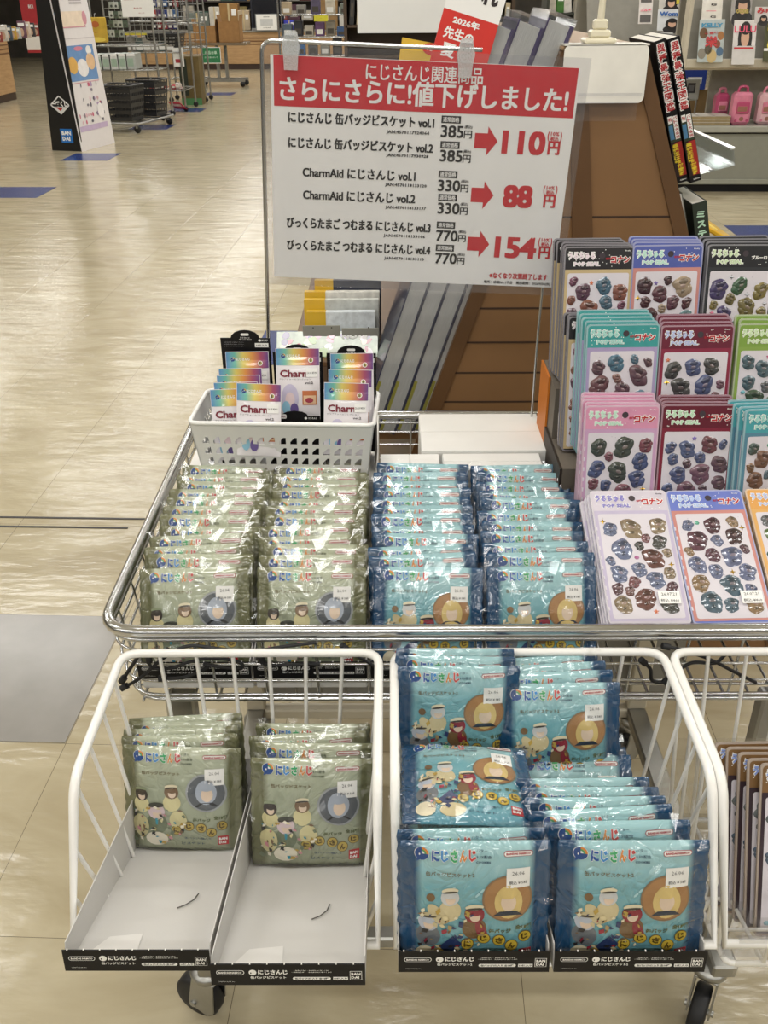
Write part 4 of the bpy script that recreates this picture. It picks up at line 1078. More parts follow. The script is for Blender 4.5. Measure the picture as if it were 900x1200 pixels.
cards('black', 5, (XA[0], 1.315, 1.047), 12, 'in the top row, left', (-.0022, .0095, .0008))
cards('violet', 4, (XA[1], 1.315, 1.049), 12, 'in the top row, middle', (-.001, .009, .002))
cards('night', 4, (XA[2], 1.315, 1.049), 12, 'in the top row, right', (-.001, .009, .002))
cards('black', 3, (XB[0] - .0215, 1.245, .969), 12, 'in the second row, left end', (-.002, .006, .001))
cards('teal', 5, (XB[0], 1.213, .968), 12, 'in the second row, left', (-.0028, .006, .0032))
cards('maroon', 4, (XB[1], 1.213, .966), 12, 'in the second row, middle', (-.001, .007, .003))
cards('green', 3, (XB[2], 1.213, .968), 12, 'in the second row, right', (-.001, .007, .004))
cards('pink', 5, (XC[0], 1.130, .885), 12, 'in the third row, left', (-.001, .006, .0022))
cards('wine', 4, (XC[1], 1.130, .886), 12, 'in the third row, middle', (-.001, .006, .002))
cards('sea', 4, (XC[2] + .004, 1.120, .884), 12, 'in the third row, right', (-.006, .006, .002), yaw=4)
cards('lilac', 5, (XF[0], 1.068, .792), 61, 'in the lowest row, left', (-.0015, .003, -.0062), yaw=1.5, sticker=True)
cards('blue', 5, (XF[1], 1.068, .792), 61, 'in the lowest row, middle', (.0005, .003, -.0062), yaw=1.5, sticker=True)
cards('orange', 4, (XF[2], 1.068, .794), 61, 'in the lowest row, right edge', (.0005, .003, -.0062), yaw=1, sticker=True)
cards('brown', 5, (.4365, .722, .650), 24, 'in the right wire basket', (-.007, .012, -.0035), yaw=0)

# ================================================================== A-frame book display behind the cart
AY0, AY1 = 1.752, 3.15
af = thing('book_display', 'brown slatted A shaped book display standing behind the cart', 'book display', (.36, 2.4, 0))
AP = (-.36, -2.4, 0)
def axl(z): return .293 - (1.27 - z) * .331
def axr(z): return .439 + (1.27 - z) * .376
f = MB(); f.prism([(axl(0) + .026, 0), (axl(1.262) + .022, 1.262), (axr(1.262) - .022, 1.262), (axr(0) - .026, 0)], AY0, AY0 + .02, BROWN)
zs = [1.03, .985, .838, .762, .700, .636, .56, .48]
for z in (.995, .825, .757, .694, .632, .57, .50): f.box(axl(z) + .027, AY0 - .0006, z, axr(z) - .027, AY0 + .001, z + .0035, mat('groove_dark', '3A2618', .7))
f.obj('end_panel', af, AP)
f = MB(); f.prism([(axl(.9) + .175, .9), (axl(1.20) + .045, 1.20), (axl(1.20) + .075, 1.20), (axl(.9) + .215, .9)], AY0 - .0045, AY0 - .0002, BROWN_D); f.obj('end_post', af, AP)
for ax_, sg in ((axl, 1), (axr, -1)):
    f = MB(); q = [(ax_(0), 0), (ax_(1.27), 1.27), (ax_(1.27) + sg * .026, 1.27), (ax_(0) + sg * .030, 0)]
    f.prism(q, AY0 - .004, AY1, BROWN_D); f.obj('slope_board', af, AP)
f = MB(); f.box(axl(1.27), AY0 - .004, 1.27, axr(1.27), AY1, 1.278, mat('tan_top_laminate', '9A7F62', .4, var=.05), .002); f.obj('top_board', af, AP)
LEDGE = mat('ledge_brown', '6E5134', .5)
f = MB(); f.box(-.205, 1.765, .545, axl(.55) + .02, AY1, .560, LEDGE, .002); f.obj('ledge', af, AP)
f = MB(); f.box(-.215, 1.90, .655, axl(.66) + .02, AY1, .668, LEDGE, .002); f.obj('ledge', af, AP)
f = MB(); f.box(axl(.985) - .17, 1.775, .975, axl(.98) + .015, AY1, .985, LEDGE, .002); f.obj('ledge', af, AP)
f = MB(); f.box(axr(.84) - .015, 1.765, .823, axr(.84) + .07, AY1, .833, LEDGE, .002); f.obj('ledge', af, AP)
# slanted books seen end-on
def slab_book(x, y, z, ang, th, ht, wd, page, cover, name, label, cat, group, band=None, wrap=True, spine=None):
    """book leaning at ang from vertical; page edges towards the camera"""
    t = thing(name, label, cat, (x, y, z), (0, R(ang), 0), group)
    f = MB(); f.box(-th / 2 + .0012, .001, .002, th / 2 - .0012, wd, ht - .002, page, .0008)
    if band: f.box(-th / 2 + .0012, .0005, .002, -th / 2 + .009, .0012, ht * .34, band)
    f.obj('page_block', t)
    f = MB(); ct = .0065 if cover is PUR else .0028
    f = MB(); f.box(-th / 2, -.001, 0, -th / 2 + .0022, wd + .001, ht, cover, .0004); f.box(th / 2 - ct, -.001, 0, th / 2, wd + .001, ht, cover, .0004)
    f.box(-th / 2, wd, 0, th / 2, wd + .0015, ht, cover); f.obj('cover', t)
    if wrap:
        f = MB(); e = .0012; f.box(-th / 2 - e, -e, -.0005, th / 2 + e, wd + 2.5 * e, ht + .012, clear('shrink_wrap', 'F6F7F8', .35, .1, .03)); f.obj('plastic_wrap', t)
    return t
YB = mat('yellow_book_band', 'C9C23A', .5); NVY = mat('navy_cover', '27305E', .4, coat=.4); PUR = mat('purple_cover', '452D72', .4, coat=.4)
for k in range(4):
    xx = .0185 + k * .0365 - .058; 
    slab_book(xx - .004, 1.762, .5625, 18.3, .0345, .335, .20, PAGES, NVY, 'book', 'thick grey edged book leaning under the sign, %s from the left' % ['first', 'second', 'third', 'fourth'][k], 'book', 'thick books leaning on the left slope', YB)
for k, (xx, th, cv, lb) in enumerate(((.178, .046, PUR, 'purple covered book above the sign, rightmost, next to the brown slope'), (.129, .046, PUR, 'purple covered book in the middle of the row above the sign'),
                            (.080, .046, PUR, 'purple covered book at the left of the purple ones above the sign'), (.042, .024, mat('green_cover', '3F9A4E', .4), 'green covered book above the sign, left of the purple ones'),
                            (.016, .022, mat('light_blue_cover', '5FA8CC', .4), 'light blue covered book above the sign, left of the green one'))):
    slab_book(xx, 1.775, .9875, 19.5, th, .345 - .002 * k, .22, PAGES if k < 3 else mat('pale_page_edges', 'CFCDC6', .7, var=.1, stretch=(200, 6, 6)), cv, 'book', lb, 'book', 'wrapped books on the upper left slope', None)
# red and white flyer
t = thing('flyer_card', 'red and white flyer card leaning above the sign beside the purple books', 'flyer', (.106, 1.752, 1.206), (R(-4), R(16), 0))
f = MB(); f.box(-.048, 0, 0, .048, .001, .20, WHITE); f.surf = lambda u, v, e: (u, -e, v)
RD = mat('flyer_red', 'CF2F26', .5)
f.rect(-.048, 0, .048, .122, RD, .0003); f.text('2026年', -.005, .110, .046, WHITE, h=.012, e=.0006, bold=.04); f.text('先生の', -.012, .089, .052, WHITE, h=.019, e=.0006, bold=.03); f.text('夏', -.022, .063, .024, WHITE, h=.022, e=.0006, bold=.03)
f.text('れ', .022, .160, .030, INKD, h=.032, e=.0004, bold=.05); f.text('アミーの', -.025, .165, .03, INKD, h=.006, e=.0004, bold=.02, rot=-1.2)
f.obj('printed_card', t)
t = thing('yellow_card', 'small yellow card with a red seal left of the red flyer', 'card', (.062, 1.80, 1.185), (R(-4), R(10), 0))
f = MB(); f.box(-.055, 0, 0, .035, .001, .098, mat('yellow_card_print', 'E3B93A', .5)); f.surf = lambda u, v, e: (u, -e, v); f.disc(.0, .088, .018, .010, RD, .0003); f.text('先生', 0, .088, .02, WHITE, h=.006, e=.0006); f.obj('printed_card', t)
# hanging white sheet
t = thing('hanging_sheet', 'blank white sheet hanging above the yellow card', 'sign', (.030, 2.2, 1.284))
f = MB(); f.box(-.094, 0, 0, .094, .0008, .24, WHITE); f.obj('sheet', t)
for s in (-.085, .085):
    f = MB(); f.tube([(s, .0004, .24), (s, .0004, 1.636)], .0006, STEEL, 5); f.obj('hanging_wire', t)
# grey bookend with paperbacks on the lower ledge
t = thing('bookend', 'grey metal bookend holding paperbacks left of the leaning thick books', 'bookend', (-.105, 1.955, .669))
BE = mat('bookend_grey', '9A9A92', .45)
f = MB(); f.box(-.083, 0, 0, -.002, .0016, .060, BE, .0006); f.box(.002, 0, 0, .083, .0016, .054, BE, .0006); f.box(-.083, 0, 0, .083, .15, .0016, BE)
for cx in (-.06, -.02, .06): f.disc(cx, .055, .0015, .0015, INKD, .0003, 8, 1)
f.obj('bracket_plate', t)
YEL = mat('yellow_spine', 'E0B52E', .4, coat=.4)
for k, (w_, ht, c2, hh) in enumerate(((.15, .082, 'DDE4EA', .07), (.165, .098, 'C9CBC6', .06), (.168, .106, 'E4E2DC', .05), (.150, .122, '2E3448', .06))):
    b = thing('paperback', 'paperback with yellow strip in the grey bookend, %s from the front' % ['first', 'second', 'third', 'fourth'][k], 'book', (-.105 + (.012 if k == 3 else 0), 1.966 + k * .034, .6712), (R(-6), 0, 0), 'paperbacks in the grey bookend')
    f = MB(); f.box(-w_ / 2, 0, 0, w_ / 2, 0.024, ht, mat('paper_cover_' + c2, c2, .4, coat=.3, var=.2, vs=60), .0008); f.surf = lambda u, v, e: (u, -e, v)
    f.rect(-w_ / 2, 0, -w_ * .22, ht, YEL, .0003); f.rect(w_ * .1, .006, w_ * .42, ht * .5, mat('cover_patch', '6F84A0', .5), .0003)
    f.box(-w_ / 2, .0005, ht, -w_ * .22, .0235, ht + .0005, YEL); f.obj('cover', b)
    f = MB(); f.box(-w_ / 2 + .002, .0015, ht - .0005, w_ / 2 - .002, .0225, ht + .0003, mat('top_' + c2, c2, .5, var=.2, vs=90)); f.obj('page_block', b)
t = thing('magazine', 'colourful magazine leaning below the grey bookend, behind the charm pouches', 'magazine', (-.135, 1.925, .669), (R(-40), 0, 0))
f = MB(); f.box(-.11, 0, 0, .11, .004, .058, mat('magazine_cover_print', 'A9B8A0', .35, coat=.5, var=.35, vs=30)); f.surf = lambda u, v, e: (u, -e, v)
rr = random.Random(4)
for k in range(40): f.disc(rr.uniform(-.1, .1), rr.uniform(.006, .052), rr.uniform(.004, .012), rr.uniform(.003, .008), ink('mag_' + str(k % 6), ['8FB05A', 'C8A0B8', 'E8E4EA', '6A5A88', 'D8D0C0', 'B04A5A'][k % 6]), .0003 + k * .00002, 12, 1, rr.uniform(0, 3))
f.text('NOTE', .06, .046, .055, WHITE, h=.012, e=.0014, bold=.06); f.obj('cover', t)
# white hooked card on the top end of the display, with the cream clip
t = thing('cap_card', 'rounded white plastic card hooked over the top end of the brown display', 'card holder', (.366, 1.742, 1.28))
f = MB(); f.prism(rpoly(-.070, -.090, .072, .0, .010), -.0035, -.0005, mat('white_acrylic', 'EDEBE4', .3, coat=.3)); f.obj('front_plate', t)
f = MB(); f.box(-.070, -.0035, -.0012, .072, .055, .0012, mat('white_acrylic', 'EDEBE4', .3)); f.obj('top_plate', t)
f = MB(); f.box(-.062, -.0060, -.118, .062, -.0040, -.088, FILM); f.box(-.066, -.0062, -.078, .068, -.0037, -.074, FILM); o = f.obj('clear_pocket', t); o['label'] = 'clear strip pocket'
t = thing('sign_clip', 'cream plastic sign clip standing on top of the brown display', 'sign clip', (.358, 1.765, 1.2815))
CRM = mat('cream_plastic', 'E6DFC8', .35, coat=.2)
f = MB(); f.box(-.027, -.016, 0, .027, .030, .008, CRM, .003); f.box(-.017, -.010, .008, .017, .022, .020, CRM, .003); f.obj('base', t)
f = MB(); f.box(-.012, -.004, .020, .012, .014, .036, CRM, .003); f.tube([(0, .004, .036), (.001, .004, .13)], [.006, .0042], CRM, 12); f.obj('stalk', t)
f = MB(); f.box(-.02, -.002, .125, .022, .010, .15, CRM, .003); f.obj('jaw', t)
# two black spined books on the right slope
def spine_book(x, z, lean, th, ht, wd, label, big, y=1.79):
    t = thing('book', label, 'book', (x, y, z), (0, R(-lean), 0), 'black spined books on the right slope' if big else None)
    f = MB(); f.box(-th / 2 + .001, .002, .001, th / 2 - .001, wd - .001, ht - .001, mat('white_page_edges', 'DDD9D2', .7, var=.08), .0006); f.obj('page_block', t)
    f = MB(); f.box(-th / 2, 0, 0, th / 2, .0022, ht, BLACK if big else mat('dark_green_cover', '1F2E26', .35, coat=.5), .0006)
    for s in (-1, 1): f.box(s * th / 2 - .0006, 0, 0, s * th / 2 + .0006, wd, ht, BLACK if big else mat('dark_green_cover', '1F2E26', .35, coat=.5), .0003)
    f.surf = lambda u, v, e: (u, -e, v)
    if big:
        for k, ch in enumerate('異種最強王図鑑'):
            z_ = ht * (.945 - k * .066); [f.text(ch, a * .0008, z_ + b * .0008, th * .74, WHITE, h=ht * .062, e=.0003 + .00001 * q, bold=.03) for q, (a, b) in enumerate(((-1, -1), (1, -1), (-1, 1), (1, 1), (0, 1.6), (0, -1.6), (1.6, 0), (-1.6, 0)))]; f.text(ch, 0, z_, th * .70, mat('spine_red', 'B3242C', .4), h=ht * .058, e=.0007, bold=.02)
        f.rect(-th * .48, ht * .30, th * .48, ht * .47, mat('spine_green', '2E3A28', .4), .0003); f.rect(-th * .44, ht * .32, -th * .08, ht * .42, mat('spine_blue', '4A7EA8', .4), .0004)
        for k, ch in enumerate('バトル大会編'):
            f.rect(th * .02, ht * (.452 - k * .027), th * .44, ht * (.480 - k * .027), WHITE, .0005); f.text(ch, th * .23, ht * (.466 - k * .027), th * .34, mat('spine_red', 'B3242C', .4), h=ht * .022, e=.0007)
        f.rect(-th * .42, ht * .435, -th * .04, ht * .485, WHITE, .0005); f.text('最強', -th * .23, ht * .46, th * .3, mat('spine_red', 'B3242C', .4), h=ht * .03, e=.0007)
        f.rect(-th * .5, ht * .05, th * .5, ht * .295, mat('spine_band_red', 'A3241E', .4), .0003); f.rect(-th * .5, ht * .05, -th * .15, ht * .295, mat('spine_band_dark', '2A1614', .4), .0004)
        for k, ch in enumerate('最強王は誰だ!?'): f.text(ch, (-.12 if k < 5 else .05) * th, ht * (.272 - k * .029), th * .55, mat('spine_yellow', 'E0C832', .4), h=ht * .026, e=.0007, bold=.04)
        f.text('Gakken', .1 * th, ht * .022, th * .6, WHITE, h=ht * .01, e=.0006, bold=.02, res=1)
    else:
        for k, ch in enumerate('ミステリーブック'): f.text(ch, 0, ht * (.88 - k * .1), th * .6, mat('mint_print', 'BFE3CC', .4), h=ht * .07, e=.0006, bold=.05)
    f.obj('cover', t)
spine_book(.541, 1.050, 17.6, .0195, .246, .19, 'black spined book with red title, nearer the white card', True)
spine_book(.564, 1.052, 17.6, .0195, .248, .19, 'black spined book with red title, outer one of the pair', True, 1.786)
spine_book(.6225, .835, 14.0, .026, .185, .15, 'dark green spined book lower on the right slope', False)
t = thing('book', 'grey backed book leaning behind the dark green one on the right slope', 'book', (.598, 1.80, .835), (0, R(-17), 0))
f = MB(); f.box(-.006, 0, 0, .006, .15, .20, PAGES, .001); f.obj('page_block', t)
f = MB(); f.box(-.0085, -.001, 0, -.006, .152, .202, BROWN_D, .0004); f.box(.006, -.001, 0, .0075, .152, .202, GREY_P, .0004); f.obj('cover', t)
t = thing('acrylic_shelf', 'empty clear acrylic book shelf sticking out from the right slope', 'shelf', (.548, 1.84, 1.046), (0, R(-14), 0))
ACR = clear('acrylic_sheet', 'EDF1F1', .12, .06, .06)
f = MB(); f.box(0, 0, 0, .105, .36, .004, ACR); f.obj('shelf_plate', t)
f = MB(); f.box(.101, 0, .004, .105, .36, .030, ACR); f.box(.099, -.001, .030, .1065, .361, .033, mat('acrylic_bright_edge', 'EEF2F2', .15, coat=.5)); f.obj('front_stop', t)
f = MB(); f.box(0, .356, .004, .101, .36, .075, ACR); f.obj('end_plate', t)
f = MB(); f.box(-.004, 0, 0, 0, .36, .10, ACR); f.obj('back_plate', t)
YE = mat('yellow_board', 'E5B41F', .4, coat=.3)
t = thing('yellow_display_board', 'yellow slanted board low on the right of the brown display', 'board', (.85, 2.45, 0))
f = MB(); f.X = Matrix.Translation((0, 0, .800)) @ Matrix.Rotation(R(28), 4, 'Y'); f.box(-.12, 0, 0, .12, .5, .012, YE, .003)
f.lathe([(.0, .0135), (.035, .0135), (.036, .012)], mat('pale_yellow_disc', 'F0D860', .4), 20, 'Z', (.0, .12, 0)); f.obj('board', t)
for yy in (.08, .42):
    f = MB(); f.tube([(.08, yy, .76), (.08, yy, .0)], .010, STEEL, 8); f.obj('leg', t)

# ================================================================== the shop behind
RT = (0, 0, ROOM)
def wood(name, a, b_):
    if name in _m: return _m[name]
    m, nt, b = base(name); L = nt.links.new
    tc = nn(nt, 'ShaderNodeTexCoord'); mp = nn(nt, 'ShaderNodeMapping'); mp.inputs['Scale'].default_value = (3, 3, 22); L(tc.outputs['Object'], mp.inputs[0])
    nz = nn(nt, 'ShaderNodeTexNoise'); nz.inputs['Scale'].default_value = 1.6; nz.inputs['Detail'].default_value = 4; L(mp.outputs[0], nz.inputs['Vector'])
    rp = nn(nt, 'ShaderNodeValToRGB'); rp.color_ramp.elements[0].position = .35; rp.color_ramp.elements[1].position = .65
    rp.color_ramp.elements[0].color = lin(a) + [1]; rp.color_ramp.elements[1].color = lin(b_) + [1]
    L(nz.outputs['Fac'], rp.inputs[0]); L(rp.outputs[0], b.inputs['Base Color']); b.inputs['Roughness'].default_value = .45; _m[name] = m; return m
OAK = wood('light_oak_laminate', 'B08C62', 'C19D72'); KICK = mat('dark_kickboard', '3A2A22', .5); STRIPE = mat('brown_stripe', '7A5636', .5)
CTOP = mat('counter_top_grey', '8C8880', .35)
def counter(label, x, y, w, d, h, rz):
    """front faces local -y"""
    t = thing('counter', label, 'counter', (x, y, 0), (0, 0, rz))
    f = MB(); f.box(-w / 2, 0, .10, w / 2, d, h - .03, OAK, .004); f.obj('body', t)
    f = MB(); f.box(-w / 2, .01, 0, w / 2, d - .01, .10, KICK); f.obj('kickboard', t)
    f = MB(); f.box(-w / 2 - .01, -.02, h - .03, w / 2 + .01, d + .01, h, CTOP, .006); f.obj('worktop', t)
    for k in range(3): f = MB(); f.box(-w / 2, -.004, h - .14 - .055 * k, w / 2, .001, h - .12 - .055 * k, STRIPE); f.obj('trim_strip', t)
    return t
counter('long light oak counter at the left edge of the shop', -5.62, 12.9, 4.4, 1.0, .86, R(90) + ROOM)
counter('wide light oak counter across the far end of the shop', -2.0, 20.95, 6.6, .8, .70, ROOM)
def bkbox(name, label, cat, x0, y0, x1, y1, Y, dep, mt, c=.004, group=None, zmin=None, deco=None, part='body'):
    """box whose front fills a region at distance Y; named body part plus optional print"""
    a, b = P(x0, y1, Y), P(x1, y0, Y)
    if zmin is not None: a.z = zmin
    t = thing(name, label, cat, ((a.x + b.x) / 2, Y, a.z), (0, 0, 0), group)
    w_, h_ = b.x - a.x, b.z - a.z
    f = MB(); f.box(-w_ / 2, 0, 0, w_ / 2, dep, h_, mt, c); f.surf = lambda u, v, e: (u * w_, -e, v * h_)
    if deco: deco(f, w_, h_)
    f.obj(part, t); return t, w_, h_

# ---- left: poster board
t = thing('poster_board', 'tall black sided poster board with a white printed front, by the left aisle', 'poster stand', (-2.96, 10.05, 0), (0, 0, R(75)))
# local: front faces -y (towards the aisle at right), x runs away from camera
PH_ = 1.75; ln = .10
f = MB(); f.prism([(-.0, 0), (.34, 0), (.34 - .12, PH_), (.02 + .055 * 0 + .0, PH_)], -.285, -.270, mat('poster_black_side', '141416', .4), 'X')
o = f.obj('side_panel', t)
f = MB(); f.surf = lambda u, v, e: (-.2855 - e, .17 - u, v)
dm = mat('dim_white_print', 'D8D8D8', .5)
for (a, b) in (((.0, .50), (.10, .42)), ((.10, .42), (.0, .34)), ((.0, .34), (-.10, .42)), ((-.10, .42), (.0, .50))):
    d = Vector((b[0] - a[0], b[1] - a[1])).normalized() * .006; n_ = Vector((-d.y, d.x)); f.poly([(a[0] - n_.x, a[1] - n_.y), (b[0] - n_.x, b[1] - n_.y), (b[0] + n_.x, b[1] + n_.y), (a[0] + n_.x, a[1] + n_.y)], dm, .001)
f.text('一番くじ', 0, .43, .17, WHITE, h=.05, e=.002, bold=.06); f.poly([(-.08, .405), (.08, .405), (.0, .345)], dm, .0012); f.poly([(-.05, .40), (.03, .40), (.0, .365)], mat('red_wedge', 'B0362E', .5), .0016)
f.obj('side_emblem', t); f = MB(); f.surf = lambda u, v, e: (-.2855 - e, .17 - u, v)
bandai(f, .02, .14, .13, mat('bandai_blue', '1F6FC0', .4), WHITE, None, .001)
f.obj('maker_mark', t)
f = MB(); f.prism([(-.005, 0), (.0, 0), (.12, PH_), (.115, PH_)], -.30, .34, mat('poster_white', 'EDE9EC', .4, coat=.2, var=.02), 'X')
f.surf = lambda u, v, e: (u, -.006 + v * .12 / PH_ - e, v)
pk = mat('poster_pink', 'D79AA8', .5); pb_ = mat('poster_blue', '6E97CC', .5); pp = mat('poster_lilac', 'C9B5D6', .5)
f.rect(-.25, .62, .27, .93, pb_, .001)
for (x, z, a, b, c) in ((-.15, .76, .085, .075, 'E2B25E'), (.02, .73, .10, .08, 'F0EEF2'), (.18, .78, .08, .075, 'E9C39A'), (.0, .90, .08, .02, 'D98AA0'), (.18, .88, .05, .04, 'F2F2F4')): f.disc(x, z, a, b, mat('poster_round_' + c, c, .5), .002, 18, 1)
rr = random.Random(3)
for k in range(34): x, z = rr.uniform(-.24, .26), rr.choice([.58, .53, .45, .40, .31, .25]); f.disc(x, z, rr.uniform(.008, .022), rr.uniform(.012, .024), mat('poster_dot_%d' % (k % 5), ['8E8A94', 'D0708C', 'E6C2CC', '6C6A78', 'B8A0C4'][k % 5], .5), .0015, 10, 1)
f.disc(.19, .33, .06, .07, mat('poster_soft_white', 'F6F3F6', .5), .002, 16, 1); f.rect(-.25, .17, .27, .22, pp, .001); f.rect(-.25, .6, .27, .606, pk, .001)
f.rect(-.26, 1.08, .22, 1.10, pk, .001); f.rect(-.20, 1.09, .20, 1.22, mat('poster_cream', 'F0DECB', .5), .0012); f.disc(-.24, 1.2, .05, .06, pb_, .002, 12, 1); f.disc(.22, 1.16, .04, .06, pk, .002, 12, 1)
for k in range(7): f.rect(-.21, 1.32 + k * .03, -.06, 1.34 + k * .03, mat('poster_grey_lines', 'B9B4B8', .5), .001); f.rect(.0, 1.28 + k * .026, .22, 1.296 + k * .026, mat('poster_grey_lines', 'B9B4B8', .5), .001)
f.disc(-.22, 1.6, .07, .06, pk, .002, 14, 1); f.rect(-.1, 1.585, .22, 1.61, pk, .001)
f.rect(-.3, .985, .34, .992, mat('poster_fold', 'CFC9CE', .5), .0008)
o = f.obj('front_panel', t); o['label'] = 'white front panel with pastel print'
f = MB(); f.prism([(.02, .03), (.32, .03), (.21, PH_ - .02), (.13, PH_ - .02)], -.268, -.26, mat('brown_inner_card', '5A452A', .7), 'X'); f.obj('inner_card', t)

# ---- left counter top goods
cs = [('red_banner', 'red and white vertical banner behind the left counter', 'banner', 33, -6, 46, 37, 15.6, .02, 'B8323A'),
      ]
t, w_, h_ = bkbox('red_banner', 'red and white vertical banner standing behind the left counter', 'banner', 33, -6, 46, 62, 15.2, .02, mat('banner_red', 'B5323A', .5),
      deco=lambda f, w, h: (f.rect(-.5, .05, .5, .35, WHITE, .002), f.rect(-.45, .38, .45, .46, mat('banner_yellow', 'D8B84A', .5), .002), f.text('最新刊', 0, .8, w * .8, WHITE, e=.003)))
mcol = ['9A4A44', 'D8D4CC', '4A5A6A', 'C9A24A', 'B9C4C8', '6A4A5A', 'D8C8B8', '3A3A40']
for k in range(9):
    x = -4 + k * 5.4; y1 = 52 - k * .9; hgt = 15 + (k * 7 % 9)
    bkbox('magazine', 'magazine displayed on the left oak counter, %s from the left edge' % ['first', 'second', 'third', 'fourth', 'fifth', 'sixth', 'seventh', 'eighth', 'ninth'][k], 'magazine', x, y1 - hgt, x + 5.2, y1, 12.6 + k * .22, .03, mat('mag_board_' + mcol[k % 8], mcol[k % 8], .4, coat=.4, var=.3, vs=12), .002, 'magazines on the left counter', zmin=.861,
          deco=lambda f, w, h: (f.rect(-.4, .7, .4, .88, WHITE, .002), f.disc(0, .35, .25, .25, mat('mag_face', 'C9A890', .5), .002, 12, 1)))

# ---- metal racks with goods
def rack(label, x, y, w, d, h, shelves, mt=STEEL, rz=0, mesh=None):
    t = thing('wire_rack', label, 'rack', (x, y, 0), (0, 0, rz), None)
    for sx_ in (-1, 1):
        for sy in (0, 1):
            f = MB(); f.tube([(sx_ * w / 2, sy * d, .05), (sx_ * w / 2, sy * d, h)], .013, mt, 8); f.obj('post', t)
            f = MB(); f.lathe([(0, -.012), (.03, -.012), (.034, -.006), (.034, .006), (.03, .012), (0, .012)], RUBBER, 14, 'Y', (sx_ * w / 2, sy * d, .034)); f.obj('wheel', t)
    for z in shelves:
        f = MB(); f.tube([(-w / 2, 0, z), (w / 2, 0, z), (w / 2, d, z), (-w / 2, d, z)], .008, mt, 6, True)
        n = int(w / .06)
        for k in range(1, n): f.tube([(-w / 2 + w * k / n, 0, z), (-w / 2 + w * k / n, d, z)], .004, mt, 5)
        f.obj('shelf', t)
    if mesh:
        f = MB(); z0, z1 = mesh; n = int(w / .07)
        for k in range(n + 1): f.tube([(-w / 2 + w * k / n, d, z0), (-w / 2 + w * k / n, d, z1)], .004, mt, 5)
        k = z0
        while k < z1: f.tube([(-w / 2, d, k), (w / 2, d, k)], .004, mt, 5); k += .09
        f.obj('grid_back', t)
    return t
rack('metal goods rack behind the poster board, holding white boxed books', -3.12, 12.3, .72, .5, 1.65, [.30, .56, .82], mesh=(.85, 1.65), rz=ROOM)
rack('metal goods rack further right with a white sign on top', -2.98, 13.3, .62, .6, 1.75, [.25, .70, 1.05], mesh=(1.0, 1.75), rz=ROOM)
rack('metal rack of small blue and red goods behind the white sign', -2.86, 14.5, .5, .35, 1.6, [.3, .7, 1.0], mesh=(.6, 1.6), rz=ROOM)
bw = mat('boxed_book_white', 'D9DAD8', .5, var=.06)
for k in range(5):
    x0 = 110 + k * 9.6
    bkbox('boxed_book', 'white boxed book on the rack behind the poster board, %s from left' % ['first', 'second', 'third', 'fourth', 'fifth'][k], 'book', x0, 64 - k * .3, x0 + 9, 83 - k * .4, 12.32, .32, mat('boxed_spine_%d' % (k % 3), ['C9D3CB', 'B9BDB9', 'D8D9D8'][k % 3], .5), .003, 'white boxed books on the rack', zmin=.569,
          deco=lambda f, w, h: (f.rect(-.5, .84, .5, 1.0, WHITE, .002), f.rect(-.3, .2, .3, .7, mat('pale_green_print', '9FB5A4', .5), .002)))
t, w_, h_ = bkbox('yellow_bag', 'yellow printed bag hanging beside the poster board', 'bag', 102, 20, 123, 50, 12.25, .03, mat('yellow_bag_film', 'C9A63A', .4, coat=.4, var=.15, vs=10), .01,
      deco=lambda f, w, h: (f.disc(0, .72, .18, .13, mat('orange_print', 'B5622E', .5), .002, 12, 1), f.text('カレー', 0, .4, w * .7, mat('orange_print', 'B5622E', .5), e=.003), f.disc(.0, .12, .4, .1, mat('pale_yellow_print', 'E8CF5A', .5), .002, 14, 1)))
f = MB(); f.tube([(0, .01, h_), (0, .01, h_ + .03), (0, .06, h_ + .035)], .004, STEEL, 5); f.obj('hook', t)
t, w_, h_ = bkbox('lottery_sign', 'white sign with red lettering hanging on the metal rack', 'sign', 144, -8, 178, 20, 12.26, .008, WHITE, .001,
      deco=lambda f, w, h: (f.text('きゃらくじ', 0, .38, w * .68, mat('sign_wine', 'A8323E', .5), e=.002, bold=.05), f.text('１回７００円', .1, .17, w * .5, mat('sign_wine', 'A8323E', .5), e=.002), f.rect(-.4, .72, -.1, .85, mat('sign_wine', 'A8323E', .5), .002)))
DKB = mat('dark_grey_plastic', '2B2B2D', .4, var=.1)
